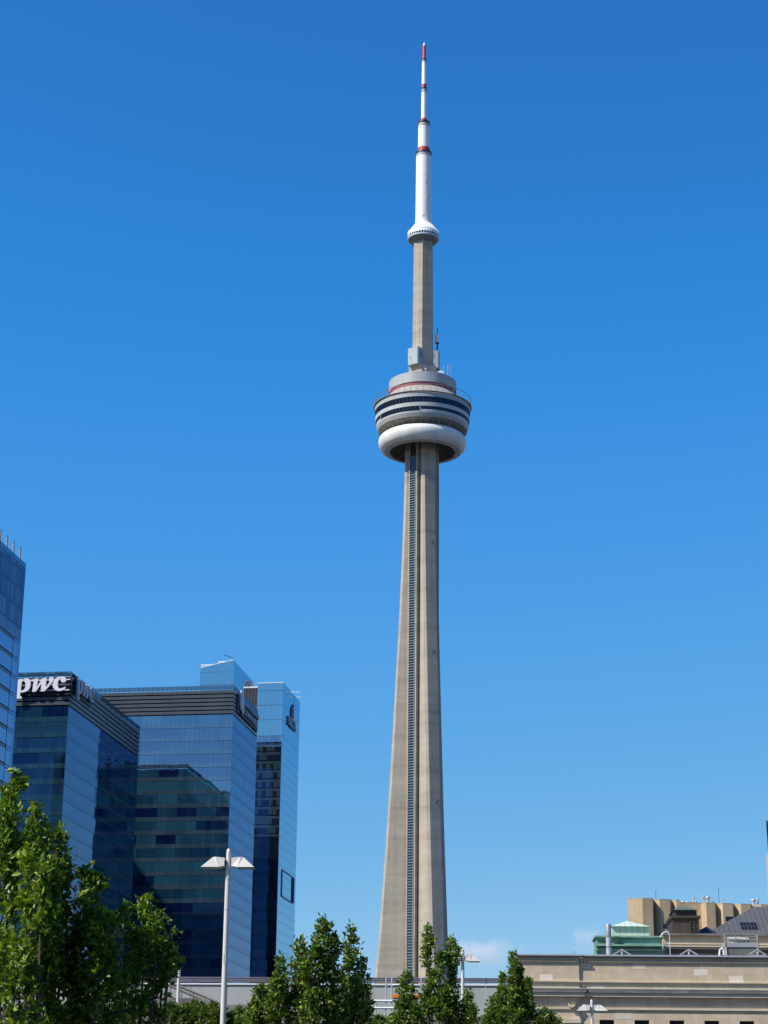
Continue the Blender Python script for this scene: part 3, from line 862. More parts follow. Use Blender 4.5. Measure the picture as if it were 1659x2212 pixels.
def pwc_sign(name, label, kind):
    """kind 'front': facing the viewer; 'side': on the right-hand wall"""
    if kind == 'front':
        v0, zt_ = GC.at_u(35.5, 1465, PW_U0 - 1.35)                 # x 34 in the outline grid
        v1, _ = GC.at_u(143.2, 1465, PW_U0 - 1.35)                  # x 1060
        k = (v1 - v0) / (1060 - 34)
        zb = GC.at_u(90, 1442.9 + 628 / 9.6, PW_U0 - 1.35)[1]
        t = gthing(GC, v0, PW_U0, name, label, 'sign', z=zb)
        M4 = Matrix.Translation((0, -1.35, 0)) @ Matrix.Rotation(rad(90), 4, 'X')
    else:
        u0, z0 = GC.at_v(157, 1509, PW_V); u1, z1 = GC.at_v(193.5, 1512, PW_V)
        k = (u1 - u0) / (1060 - 34)
        zb = z0
        t = gthing(GC, PW_V, u0, name, label, 'sign', z=zb)
        M4 = Matrix.Translation((1.0, 0, 0)) @ Matrix.Rotation(rad(90), 4, 'Z') @ Matrix.Rotation(rad(90), 4, 'X')
    ky = k if kind == 'front' else k * 1.0
    conv = lambda G_: [[((p[0] - 34) * k, (630 - p[1]) * ky, p[2] if len(p) > 2 else 0) for p in s_] for s_ in G_]
    mat = M['signwhite'] if kind == 'front' else plain('side_sign_shaded_face', (.40, .46, .52), .5, var=.03)  # side letters: the white turned grey-blue, their shade put into the colour
    for G_ in (PG, WG, CG):
        curve_letters('letter', conv(G_), .5, mat, t, M4)
    L = 1066 * k
    def bar(x0, x1, z0, z1, d0, d1, nm, mt):
        if kind == 'front': return MB().box((x0, -d1, z0), (x1, -d0, z1)).build(nm, mt, t)
        return MB().box((d0, x0, z0), (d1, x1, z1)).build(nm, mt, t)
    bar(-1.5 if kind == 'front' else -.5, L + (.6 if kind == 'front' else .3), (630 - 560) * ky, (630 - 190) * ky, .07, .3, 'backing_panel', M['louvre_core'])
    if kind == 'front':
        for yy in (250, 350, 460):
            bar(20 * k, L + .25, (630 - yy - 9) * ky, (630 - yy + 9) * ky, .42, .7, 'mounting_rail', M['white'])
    return t
pwc_sign('building_sign', 'bright white pwc letters facing the viewer below the roof edge', 'front')
pwc_sign('building_sign', 'shaded grey-blue pwc letters on the receding right wall', 'side')

# shield and lettering on the right wall of the second tower
u0, z0 = GC.at_v(513, 1489, BM_V)
u1, z1 = GC.at_v(555, 1530, BM_V)
sg = gthing(GC, BM_V, u0, 'building_sign', 'grey shield emblem with two lines of lettering near the roof of a glass tower', 'sign', z=0)
SL = u1 - u0
RY = Matrix.Rotation(rad(90), 4, 'Z') @ Matrix.Rotation(rad(90), 4, 'X')
zt_ = BMZ - .9
MB().box((.06, -1.0, zt_ - 6.3), (.4, SL, zt_ - .7)).build('backing_panel', M['louvre_core'], sg)
sm = plain('shield_face', (.42, .46, .50), .5, var=.04)
E_ = [[(0, 6.6), (1.2, 7.6), (3.4, 7.0), (5.0, 6.2), (5.2, 2.0), (4.6, 1.2), (3.4, 0), (2.2, 2.0), (1.0, 1.2), (0, 3.0)]]
curve_letters('emblem', E_, .4, sm, sg, Matrix.Translation((.75, 1.0, zt_ - 6.6)) @ RY)
st = plain('sign_text_face', (.30, .36, .42), .5, var=.04)
text_mesh('lettering', 'MARSH & McLENNAN', 2.25, .3, st, sg, Matrix.Translation((.75, 7.0, zt_ - 2.6)) @ RY @ Matrix.Scale((SL - 7.6) / 21.5, 4, (1, 0, 0)), .03)
text_mesh('lettering', 'COMPANIES', 2.25, .3, st, sg, Matrix.Translation((.75, 7.0, zt_ - 5.3)) @ RY @ Matrix.Scale((SL - 9.5) / 13.0, 4, (1, 0, 0)), .03)

# hotel emblem and name on its right wall
u0, z0 = GC.at_v(622, 1543, HV); u1, z1 = GC.at_v(637, 1560, HV)
ue, ze = GC.at_v(631, 1537, HV)
dg_ = gthing(GC, HV, 632, 'building_sign', 'small dark ring emblem over short lettering on the pale blue hotel wall', 'sign', z=0)
fm = plain('hotel_sign_face', (.36, .40, .45), .5)
dk = plain('hotel_sign_edge', (.20, .22, .29), .5)
mb = MB()
cu_, cz_ = ue - 632, ze - .6
def ringpoly(R0, R1, a0, a1, n=24, sq=1.25):
    o_ = [(cu_ + R1 * math.cos(a0 + (a1 - a0) * i / n), cz_ + sq * R1 * math.sin(a0 + (a1 - a0) * i / n)) for i in range(n + 1)]
    i_ = [(cu_ + R0 * math.cos(a0 + (a1 - a0) * i / n), cz_ + sq * R0 * math.sin(a0 + (a1 - a0) * i / n)) for i in range(n + 1)]
    return o_ + i_[::-1]
mb.side_poly(ringpoly(1.25, 1.75, rad(60), rad(320)), .05, .5)
mb.side_poly([(cu_ - .1, cz_ - 1.9), (cu_ + .4, cz_ - 1.9), (cu_ + .7, cz_ + 1.8), (cu_ + .2, cz_ + 1.8)], .1, .55)
mb.side_poly([(cu_ + .2, cz_ + 2.3), (cu_ + .9, cz_ + 2.3), (cu_ + 1.0, cz_ + 3.0), (cu_ + .3, cz_ + 3.1)], .05, .5)
mb.build('emblem', dk, dg_)
text_mesh('lettering', 'DELTA', 4.2, .5, fm, dg_, Matrix.Translation((.35, u0 - 632 - .4, z0 - 3.4)) @ RY @ Matrix.Scale(max(.3, (u1 - u0 + 1) / 13.5), 4, (1, 0, 0)), .05)

# ------------------------------------------------------------------ far tower at the right edge of the photo
GR = Grid(10.8)
v0, z0 = GR.at_u(1650, 1846, 620)
rt = gthing(GR, v0, 620, 'office_tower', 'slim pale grey tower with dark oval windows cut off by the right edge', 'office tower')
pale = plain('pale_grey_panels', (.36, .38, .42), .5, .1, var=.05, scale=.1)
mb = MB()
mb.prism([(1.4, 0), (4.2, -3.2), (14, -3.2), (14, 14), (2.4, 14)], 0, z0, pts1=[(0.5, 0), (4.0, -3.2), (14, -3.2), (14, 14), (1.0, 14)])
mb.build('wall', pale, rt)
MB().box((4.1, -3.6, 0), (5.0, -3.21, z0 - .5)).build('corner_strip', plain('pale_strip', (.58, .62, .60), .5), rt)
MB().box((1.3, -.5, z0 + .01), (3.9, 2, z0 + .8)).build('roof_cap', M['white'], rt)
for i in range(7):
    zz = z0 - 21 - i * 10.5
    x0 = .55 + .9 * (1 - zz / z0)
    MB().add([(x0 + .75, -.95, zz), (x0 + 1.35, -1.6, zz + 3), (x0 + 1.45, -1.7, zz + 6), (x0 + 1.05, -1.25, zz + 3.5),
              (x0 + .95, -.7, zz), (x0 + 1.55, -1.4, zz + 3), (x0 + 1.65, -1.5, zz + 6), (x0 + 1.25, -1.0, zz + 3.5)],
             [(0, 1, 2, 3), (4, 7, 6, 5), (0, 4, 5, 1), (1, 5, 6, 2), (2, 6, 7, 3), (3, 7, 4, 0)]).build('window', M['dkwin'], rt)
v1, z1 = GR.at_u(1655, 1777, 700)
rt2 = gthing(GR, v1, 700, 'office_tower', 'blue-grey glass tower corner, tallest thing at the extreme right edge', 'office tower')
mb = MB().prism([(2.3, 0), (16, 0), (16, 16), (2.3, 16)], 0, z1, pts1=[(0, 0), (16, 0), (16, 16), (0, 16)])
mb.build('glazing', glass_mat('edge_glass', .35, 4, panel=1.5), rt2)
MB().box((0, -.1, z1 + .01), (16, 16, z1 + .7)).build('roof_coping', M['slat'], rt2)

# ------------------------------------------------------------------ stone station building
GS = Grid(1.8)
SU = 260.0
def S(x, y, U=SU):
    return GS.at_u(1080 + x / 2.8657, 1890 + y / 2.8657, U)
sv0 = S(110, 500)[0]
stn = gthing(GS, sv0, SU, 'station_building', 'long tan limestone railway station wing with dentil cornice and dark square windows', 'station')
def sx(x, U=SU): return S(x, 500, U)[0] - sv0
def sz(y, U=SU, x=800): return S(x, y, U)[1]
XE = sx(1659) + 26
zp = sz(504)              # parapet underside of flashing
stepx = sx(487)
DEP = 16.0
STEP = .30
# main wall and the projecting end bay
zwin = sz(898); zwin0 = zwin - 2.6
win_x = [(607 + 214.5 * i, 697 + 214.5 * i) for i in range(0, 12)]
mb = MB()
xs = [stepx + .02]
for a_, b_ in win_x:
    xa, xb = sx(a_), sx(b_)
    if xa > XE - 2: break
    mb.box((xs[-1], 0, zwin0), (xa, 1.0, zwin - .004)); xs.append(xb)
mb.box((xs[-1], 0, zwin0), (XE, 1.0, zwin - .004))
mb.box((stepx + .02, 0, zwin), (XE, DEP, zp))
mb.box((stepx + .02, 0, 0), (XE, DEP, zwin0 - .004))
mb.box((stepx + .02, 1.6, zwin0), (XE, DEP, zwin - .004))
mb.build('wall', M['stone'], stn)
MB().box((0, -STEP, 0), (stepx, DEP, zp)).build('end_bay', M['stone'], stn)
for a_, b_ in win_x:
    xa, xb = sx(a_), sx(b_)
    if xa > XE - 2: break
    wf = MB().box((xa + .002, .62, zwin0), (xb - .002, .8, zwin - .01)).build('window', M['dkwin'], stn)
    fr = MB().box((xa + .003, .5, zwin - .12), (xb - .003, .61, zwin - .012)).box(((xa + xb) / 2 - .05, .5, zwin0), ((xa + xb) / 2 + .05, .61, zwin - .13)).build('frame', M['black'], wf)
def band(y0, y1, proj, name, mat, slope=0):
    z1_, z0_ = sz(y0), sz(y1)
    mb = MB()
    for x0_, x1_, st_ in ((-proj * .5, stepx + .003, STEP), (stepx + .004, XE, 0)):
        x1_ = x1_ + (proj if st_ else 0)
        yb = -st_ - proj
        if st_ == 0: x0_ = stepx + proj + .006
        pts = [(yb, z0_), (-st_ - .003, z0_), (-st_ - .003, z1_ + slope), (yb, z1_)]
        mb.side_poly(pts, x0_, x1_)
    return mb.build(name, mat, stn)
band(515, 524, .12, 'moulding', M['stonetrim'])
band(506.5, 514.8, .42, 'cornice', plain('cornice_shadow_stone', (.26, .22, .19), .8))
band(497, 506.3, .55, 'parapet_flashing', M['coping'])
mb = MB()
for x0_, x1_, st_ in ((0.1, stepx - .1, STEP), (stepx + .35, XE, 0)):
    x = x0_
    while x < x1_ - .2:
        mb.box((x, -st_ - .24, sz(542)), (x + .175, -st_ - .002, sz(524.3))); x += .31
mb.build('dentil_course', M['stonetrim'], stn)
band(660, 667, .26, 'string_course', M['stonetrim'])
band(667.3, 671, .12, 'string_course', M['stonetrim'])
band(709, 714, .83, 'cornice_flashing', plain('pale_lead', (.27, .28, .25), .7, var=.2), slope=.12)
band(714.5, 734, .80, 'cornice_fascia', M['ledge'])
band(735, 757, .62, 'cornice', M['stonetrim'])
band(822, 836, .20, 'string_course', M['stonetrim'])
for x0_, x1_, y0_, y1_ in ((243, 323, 620, 657), (1197, 1283, 582, 620), (1413, 1500, 620, 660), (705, 805, 842, 893), (562, 640, 682, 705), (818, 900, 548, 582), (490, 560, 548, 582)):
    st_ = STEP if x0_ < 480 else 0
    mt = M['stonepale'] if x0_ in (243, 1197, 1413) else M.setdefault('stonemid', plain('cleaned_limestone', (.64, .55, .43), .9, var=.08))
    MB().box((sx(x0_), -st_ - .012, sz(y1_)), (sx(x1_), -st_ - .002, sz(y0_))).build('new_stone_block', mt, stn)
# carved scroll
cx_ = sx(437)
mb = MB()
zc = sz(812)
mb.face_poly([(cx_ - .46, zc + .28), (cx_ - .25, zc + .08), (cx_, zc + .02), (cx_ + .25, zc + .08), (cx_ + .46, zc + .28), (cx_ + .38, zc - .14), (cx_, zc - .32), (cx_ - .38, zc - .14)], -STEP - .5, -STEP - .005)
mb.box((cx_ - .3, -STEP - .2, zc + .32), (cx_ + .3, -STEP - .004, zc + 1.0))
mb.build('carved_scroll', M['stonetrim'], stn)
MB().box((sx(383), -STEP - .45, sz(922)), (stepx + .1, -STEP - .005, sz(896))).build('door_hood', M['stonetrim'], stn)
# roof deck, skylights behind the parapet
MB().box((.5, .8, zp - .02), (XE, DEP - .2, zp + .12)).build('roof_deck', M['ledge'], stn)
for i, cx2 in enumerate((755, 1170, 1593)):
    U2 = SU + 4
    xc = S(cx2, 500, U2)[0] - sv0
    za, zb_ = S(cx2, 457, U2)[1], S(cx2, 495, U2)[1]
    hw = (S(cx2 + 62, 500, U2)[0] - S(cx2 - 62, 500, U2)[0]) / 2
    sk = MB()
    tk = .13
    sk.face_poly([(xc - hw, zb_), (xc - hw + tk * 2.0, zb_), (xc, za - tk * 1.2), (xc + hw - tk * 2.0, zb_), (xc + hw, zb_), (xc, za)], 4, 4.35)
    sk.box((xc - .12, 4.05, zb_), (xc + .12, 4.3, za - tk * 1.2))
    sk.box((xc - hw + .05, 4.05, zp + .12), (xc + hw - .05, 9, zb_ - .004))
    so = sk.build('skylight', M['coping'], stn)
    MB().face_poly([(xc - hw + .8, zb_ + .01), (xc, za - .5), (xc + hw - .8, zb_ + .01)], 4.4, 9).build('pane', glass_mat('skylight_glass', .2, 50, sp0=2, sp1=3) if i == 0 else bpy.data.materials['skylight_glass'], so)
# rear attic storey
UA = 282.0
ax0 = S(1012, 400, UA)[0] - sv0
ax1 = XE + 12
za = lambda y: S(1300, y, UA)[1]
dA = UA - SU
at = MB().box((ax0, dA, 0), (ax1, dA + 30, za(378))).build('attic_wall', M['stone'], stn)
MB().box((ax0 - .3, dA - .5, za(377)), (ax1, dA - .003, za(365))).build('attic_cornice', M['ledge'], stn)
MB().box((ax0 - .1, dA - .35, za(432)), (ax1, dA - .003, za(424))).box((ax0 - .1, dA - .7, za(450)), (ax1, dA - .003, za(440))).build('attic_moulding', M['stonetrim'], stn)
MB().box((ax0 - .1, dA - .55, za(462)), (ax1, dA - .003, za(455))).build('attic_moulding', M['stonetrim'], stn)
MB().box((ax0 - .05, dA - .06, za(489)), (ax1, dA - .002, za(464))).build('attic_frieze', plain('dark_frieze', (.17, .13, .11), .8), stn)

# green copper penthouse with a paler hipped roof
UP = 276.0
P0 = lambda x, y, U=UP: GS.at_u(1080 + x / 2.8657, 1890 + y / 2.8657, U)
pv = P0(597, 400)[0]
ph = gthing(GS, pv, UP, 'copper_penthouse', 'green copper-clad roof house with stepped cornices behind the station parapet', 'roof house', z=0)
px_ = lambda x: P0(x, 400)[0] - pv
pz = lambda y: P0(800, y)[1]
MB().box((0, 0, zp), (px_(1003), 5.4, pz(388))).build('copper_wall', M['copper'], ph)
MB().box((-.25, -.35, pz(388) + .004), (px_(1003) + .25, 5.5, pz(378))).build('cornice', plain('bright_copper_trim', (.20, .37, .27), .7, var=.15), ph)
mb = MB()
mb.side_poly([(-.9, pz(444)), (-.003, pz(444)), (-.003, pz(432)), (-.9, pz(434))], -.3, px_(1003) + .3)
mb.side_poly([(-.55, pz(470)), (-.003, pz(470)), (-.003, pz(459)), (-.55, pz(461))], -.3, px_(1003) + .3)
mb.build('cornice', bpy.data.materials['bright_copper_trim'], ph)
mb = MB()
for x in (618, 655, 800, 830, 860, 890, 925, 960): mb.box((px_(x), -.1, pz(492)), (px_(x) + .18, -.004, pz(472)))
mb.build('standing_seam', M['copper'], ph)
MB().box((px_(708), -.8, pz(430)), (px_(735), -.005, pz(386))).build('dark_notch', plain('notch_shadow', (.02, .06, .05), .7), ph)  # dark box standing in for a shadowed notch in the copper
UH = 279.0
hx = lambda x: GS.at_u(1080 + x / 2.8657, 1890 + 330 / 2.8657, UH)[0] - pv
hz = lambda y: GS.at_u(1080 + 800 / 2.8657, 1890 + y / 2.8657, UH)[1]
dH = UH - UP
MB().box((hx(692), dH, pz(380)), (hx(923), dH + 8, hz(321))).build('upper_wall', M['copperlite'], ph)
mb = MB()
xa, xb, xm, zr, ze_ = hx(686), hx(929), hx(803), hz(263), hz(320)
mb.add([(xa, dH - .4, ze_), (xb, dH - .4, ze_), (xb, dH + 8.4, ze_), (xa, dH + 8.4, ze_), (xm, dH + 4, zr)], [(0, 1, 4), (1, 2, 4), (2, 3, 4), (3, 0, 4), (3, 2, 1, 0)])
mb.build('hipped_roof', M['copperlite'], ph)

# brown copper turret
UT = 292.0
tv, _ = GS.at_u(1080 + 1070 / 2.8657, 2000, UT)
tu = gthing(GS, tv, UT, 'roof_turret', 'dark brown copper roof turret with small seamed hipped top', 'turret')
tx = lambda x: GS.at_u(1080 + x / 2.8657, 1980, UT)[0] - tv
tz = lambda y: GS.at_u(1080 + 1150 / 2.8657, 1890 + y / 2.8657, UT)[1]
MB().box((0, 0, za(378) - 3), (tx(1230), 7, tz(268))).build('wall', M['brown'], tu)
MB().box((-.25, -.3, tz(268) + .003), (tx(1232) + .2, 7.2, tz(252))).build('cornice', plain('brown_cornice', (.045, .036, .032), .6), tu)
MB().box((tx(1082), .3, tz(252) + .003), (tx(1220), 6.6, tz(218))).build('lantern', M['brown'], tu)
mb = MB()
for i in range(9):
    x = tx(1092) + i * (tx(1208) - tx(1092)) / 8
    mb.box((x, .2, tz(246)), (x + .28, .295, tz(236)))
mb.build('lantern_dentils', bpy.data.materials['brown_cornice'], tu)
mb = MB()
xa, xb, zA_, zB_ = tx(1074), tx(1226), tz(217), tz(184)
x1_, x2_ = tx(1120), tx(1185)
mb.add([(xa, -.1, zA_), (xb, -.1, zA_), (xb, 7, zA_), (xa, 7, zA_), (x1_, 3, zB_), (x2_, 3, zB_), (x2_, 4, zB_), (x1_, 4, zB_)], [(0, 1, 5, 4), (1, 2, 6, 5), (2, 3, 7, 6), (3, 0, 4, 7), (4, 5, 6, 7), (3, 2, 1, 0)])
mb.build('hipped_roof', seam_mat('weathered_copper_seams', (.10, .14, .12), 1.0, 0, .35, .55, .25), tu)
mb = MB()
for x in (1172, 1198, 1225): mb.box((tx(x), -.16, tz(355)), (tx(x) + .14, -.004, tz(285)))
for y in (290, 330, 350): mb.box((tx(1172), -.1, tz(y)), (tx(1225), -.005, tz(y) + .12))
mb.build('access_door', bpy.data.materials['brown_cornice'], tu)

# big dark seamed roof
UB = 296.0
bv, _ = GS.at_u(1080 + 1240 / 2.8657, 2000, UB)
dr = gthing(GS, bv, UB, 'seamed_roof_hall', 'large dark grey seamed metal roof slope with a grid of panes', 'hall roof')
bx = lambda x: GS.at_u(1080 + x / 2.8657, 1990, UB)[0] - bv
bz = lambda y: GS.at_u(1080 + 1500 / 2.8657, 1890 + y / 2.8657, UB)[1]
x_end = bx(1659) + 24
zb0 = bz(368) - .5
mb = MB()
xr, zrr = bx(1637), bz(190)
hgt = zrr - zb0
mb.add([(bx(1225), 0, zb0), (x_end, 0, zb0), (xr, 9, zrr + 1.0), (x_end, 9, zrr + 1.0), (bx(1225), 18, zb0), (x_end, 18, zb0)],
       [(0, 1, 3, 2), (4, 0, 2), (1, 5, 3), (5, 4, 2, 3), (0, 4, 5, 1)])
mb.build('roof', M['slate'], dr)
MB().box((bx(1240), .3, 0), (x_end, 17.7, zb0 - .004)).build('wall', M['stone'], dr)
yq = lambda z: (z - zb0) / (zrr + 1.0 - zb0) * 9
wz0, wz1 = bz(328), bz(268)
mb = MB()
for i in range(5):
    for j in range(2):
        xa = bx(1509 + 21.4 * i); xb = bx(1509 + 21.4 * i + 18)
        z_0 = wz0 + (wz1 - wz0) * (j * .5 + .03); z_1 = wz0 + (wz1 - wz0) * (j * .5 + .45)
        mb.add([(xa, yq(z_0) - .08, z_0), (xb, yq(z_0) - .08, z_0), (xb, yq(z_1) - .08, z_1), (xa, yq(z_1) - .08, z_1), (xa, yq(z_0) + .1, z_0), (xb, yq(z_0) + .1, z_0), (xb, yq(z_1) + .1, z_1), (xa, yq(z_1) + .1, z_1)],
               [(0, 1, 2, 3), (7, 6, 5, 4), (0, 4, 5, 1), (1, 5, 6, 2), (2, 6, 7, 3), (3, 7, 4, 0)])
mb.build('roof_window', M['dkwin'], dr)
# ridge post shadow-casting dormer
mb = MB()
xa = bx(1262)
mb.add([(xa - 2.6, -1.2, zb0), (xa + 2.6, -1.2, zb0), (xa + 2.6, 2.5, zb0), (xa - 2.6, 2.5, zb0), (xa + .4, .4, bz(318)), (xa + .4, 1.4, bz(318))], [(0, 1, 4), (1, 2, 5, 4), (2, 3, 5), (3, 0, 4, 5), (3, 2, 1, 0)])
mb.build('dormer', plain('dormer_metal', (.025, .026, .035), .5), dr)

# tan faceted hotel block behind
GH = Grid(-9.0)
UHOT = 430.0
hv, _ = GH.at_u(1080 + 787 / 2.8657, 1950, UHOT)
zht = GH.at_u(1080 + 860 / 2.8657, 1890 + 160 / 2.8657, UHOT)[1]
hb = gthing(GH, hv, UHOT, 'apartment_block', 'tan block with a row of folded vertical bays beyond the station roofs', 'building')
hbx = lambda x: GH.at_u(1080 + x / 2.8657, 1955, UHOT)[0] - hv
edges = [(787, 862, 925, 952), (952, 975, 1037, 1065), (1065, 1078, 1098, 1112), (1112, 1114, 1244, 1246), (1246, 1262, 1315, 1340), (1340, 1364, 1425, 1450), (1450, 1476, 1535, 1560), (1560, 1600, 1680, 1710), (1710, 1735, 1790, 1815)]
for i, (a_, b_, c_, d_) in enumerate(edges):
    xa, xb, xc, xd = hbx(a_), hbx(b_), hbx(c_), hbx(d_)
    dp = 2.6 if i == 0 else 1.7
    bl = xa + 3.7
    pts = [(xa, 0), (xb, -dp), (xc, -dp), (xd, 0), (xd, 12), (min(bl, xd - .05), 12)]
    if i == 0: pts = [(xa, -.6), (xb, -dp), (xc, -dp), (xd, 0), (xd, 12), (bl, 12)]
    if i == 3: pts = [(xa - .8, 3.2), (xd + 1.6, 3.2), (xd + 1.6, 11.9), (xa - .8, 11.9)]
    zz = zht - (0 if i < 3 else -.12 if i == 3 else .45)
    MB().prism(pts, 0, zz).build('bay', M['tan'], hb)
    MB().prism([(p[0] + (.0 if p[0] != xa else .0), p[1] + (.02 if p[1] < 6 else -.02)) for p in pts], zz + .004, zz + .35).build('roof_edge', plain('tan_coping', (.42, .33, .21), .8) if i == 0 else bpy.data.materials['tan_coping'], hb)
    def wn_(y0, y1, x0, x1):
        z1_ = GH.at_u(1300, 1890 + y0 / 2.8657, UHOT - dp)[1]; z0_ = GH.at_u(1300, 1890 + y1 / 2.8657, UHOT - dp)[1]
        f = MB().box((x0, -dp - .04, z0_), (x1, -dp + .2, z1_)).build('window', M['dkwin'], hb)
        MB().box((x0, -dp - .12, (z0_ + z1_) / 2 - .06), (x1, -dp - .045, (z0_ + z1_) / 2 + .06)).box(((x0 + x1) / 2 - .06, -dp - .12, z0_), ((x0 + x1) / 2 + .06, -dp - .045, (z0_ + z1_) / 2 - .07)).build('frame', M['slat'], f)
    if i in (1,):
        wn_(290, 320, hbx(990), hbx(1036)); wn_(341, 372, hbx(990), hbx(1036))
    if i == 5: wn_(233, 262, hbx(1378), hbx(1424))
MB().box((hbx(962), -3.9, zht - 22), (hbx(962) + .35, -3.3, zht - 11.5)).build('drain_pipe', plain('rust_pipe', (.16, .05, .03), .7), hb)
# small vents along the roof
vents = [(1176, 172, 1.6, .55), (1203, 176, 1.6, .5), (1243, 178, 3.2, .4), (1256, 178, 1.8, .5), (1270, 178, 2.9, .45), (1297, 178, 2.6, .8), (1330, 178, 1.2, .3), (1387, 178, 2.2, .25), (1580, 177, 2.2, .8), (1608, 177, 2.6, .45)]
vlab = ['squat capped roof vent, leftmost of the row on the tan block', 'capped roof vent second from the left on the tan block', 'tall thin roof vent beside a short one on the tan block', 'short roof vent between two tall ones on the tan block', 'tall roof vent right of a short one on the tan block', 'widest capped roof vent in the middle of the tan roof', 'tiny roof vent right of the widest one', 'lone thin roof vent in the gap on the tan roof', 'fat rounded roof vent near the dark roof ridge', 'thin pale roof vent at the right end of the tan roof']
for (x, y, h, r), lb in zip(vents, vlab):
    p = GH.world(hv + hbx(x), UHOT + (5.0 if 1110 < x < 1262 else 1.0), zht - .1)
    h *= .62; r *= .6
    mb = MB().lathe([(.02, 0), (r * .8, 0), (r * .8, h * .8), (r * 1.25, h * .8), (r * 1.1, h), (.02, h * 1.02)], 12)
    o = mb.build('roof_vent', M['steel'], None, p)
    tag(o, lb, 'vent', 'roof vents on the tan block')
for x, lb, h in ((975, 'thin lightning rod above the second bay of the tan block', 3.4), (818, 'short stub antenna at the left end of the tan block', 1.2), (1366, 'faint whip aerial standing on the tan roof', 5.0)):
    p = GH.world(hv + hbx(x), UHOT + 1.0, zht - .1)
    o = MB().tube([(0, 0, 0), (0, 0, h * .7)], .05, 6).tube([(-.2, 0, h * .7), (.2, 0, h * .72)], .04, 5).build('roof_aerial', M['slat'], None, p)
    tag(o, lb, 'aerial')

# roof plant on the station
cv, _ = GS.at_u(1080 + 1393 / 2.8657, 2050, 268)
ct = gthing(GS, cv, 268, 'cooling_tower', 'galvanised cooling unit with railing and fan on the station roof', 'cooling unit', z=zp + .12)
cxf = lambda x: GS.at_u(1080 + x / 2.8657, 2050, 268)[0] - cv
czf = lambda y: GS.at_u(1080 + 1500 / 2.8657, 1890 + y / 2.8657, 268)[1] - zp - .12
W_ = cxf(1600)
MB().box((.3, 0, 0), (W_ - .3, 3.4, czf(448))).build('louvre_body', seam_mat('louvre_grille', (.14, .145, .13), .16, 2, .4, .5, .15), ct)
mb = MB()
for i, y in enumerate((447, 440, 433, 426)): mb.box((0, -.12 + .0 * i, czf(y) + .005), (W_, 3.5, czf(y - 6)))
mb.build('fascia_ribs', M['steel'], ct)
mb = MB()
for x in (0.05, W_ - .05):
    mb.tube([(x, -.1, 0), (x, -.1, czf(368))], .12, 6)
for x in (W_ * .33, W_ * .66): mb.tube([(x, -.1, czf(420)), (x, -.1, czf(368))], .06, 5)
for y in (368, 385, 402): mb.tube([(0, -.1, czf(y)), (W_, -.1, czf(y))], .06, 5)
for x in (0.05, W_ - .05):
    for y in (368, 385): mb.tube([(x, -.1, czf(y)), (x, 3.4, czf(y))], .06, 5)
mb.build('railing', plain('rail_grey', (.25, .24, .2), .6), ct)
MB().lathe([(.02, czf(420)), (1.5, czf(420)), (1.45, czf(412)), (1.7, czf(400)), (1.6, czf(398)), (.02, czf(404))], 24, cx=W_ * .45, cy=1.7).build('fan_stack', plain('fan_shroud', (.48, .46, .40), .6), ct)
MB().tube([(W_ * .35 - 1.0, 1.7, czf(384)), (W_ * .45, 1.7, czf(382)), (W_ * .78, 1.7, czf(385))], .09, 6).box((W_ * .6, 1.2, czf(419)), (W_ * .7, 2.2, czf(400))).build('fan_motor', M['white'], ct)

vp, _ = GS.at_u(1080 + 673 / 2.8657, 2040, 270)
zc = GS.at_u(1080 + 673 / 2.8657, 1890 + 304 / 2.8657, 270)[1] - zp - .12
t = gthing(GS, vp, 270, 'vent_pipe', 'fat galvanised flue pipe standing before the green copper house', 'flue', z=zp + .12)
MB().lathe([(.02, 0), (.36, 0), (.36, zc * .66)], 28).build('pipe', M['steel'], t)
MB().lathe([(.38, zc * .66 - .05), (.38, zc * .97), (.28, zc), (.02, zc)], 28).build('flue_cap', plain('flue_cap_metal', (.27, .28, .28), .5, .3), t)
MB().lathe([(.36, zc * .4), (.385, zc * .4), (.385, zc * .42), (.36, zc * .42)], 28).build('pipe_band', M['slat'], t)

gv, _ = GS.at_u(1080 + 1370 / 2.8657, 2050, 267)
zg = GS.at_u(1080 + 1370 / 2.8657, 1890 + 452 / 2.8657, 267)[1] - zp - .12
t = gthing(GS, gv, 267, 'gooseneck_vent', 'white gooseneck duct on the station roof left of the cooling unit', 'duct', z=zp + .12)
MB().tube([(-.25, 0, 0), (-.25, 0, zg * .6), (-.18, 0, zg * .85), (.05, 0, zg), (.28, 0, zg * .85), (.34, 0, zg * .5)], .14, 10).build('duct', M['white'], t)
MB().tube([(.62, 0, 0), (.62, 0, zg * 1.05)], .05, 6).build('pipe', M['white'], t)

pv2, _ = GS.at_u(1080 + 1030 / 2.8657, 2040, 266)
t = gthing(GS, pv2, 266, 'roof_ladder', 'white pipe bend and grey caged ladder beside the green copper house', 'ladder', z=zp + .12)
zg = GS.at_u(1080 + 1040 / 2.8657, 1890 + 352 / 2.8657, 266)[1] - zp - .12
mb = MB()
for x in (-.32, -.02): mb.tube([(x, 0, 0), (x, 0, zg * .95)], .035, 5)
for i in range(14): mb.tube([(-.32, 0, .3 + i * zg / 15), (-.02, 0, .3 + i * zg / 15)], .025, 5)
mb.build('ladder_rungs', M['slat'], t)
mb = MB().tube([(-.75, .2, zg * .82), (-.3, .2, zg * .98), (.35, .2, zg), (.42, .2, zg * .93)], .08, 8).tube([(-.5, .2, zg * .5), (.2, .2, zg * .58), (.36, .2, zg * .52)], .07, 8).tube([(.48, .2, 0), (.48, .2, zg * .9)], .04, 5)
mb.build('pipe_run', M['white'], t)
p = GS.world(S(463, 500)[0], SU + .4, zp + .12)
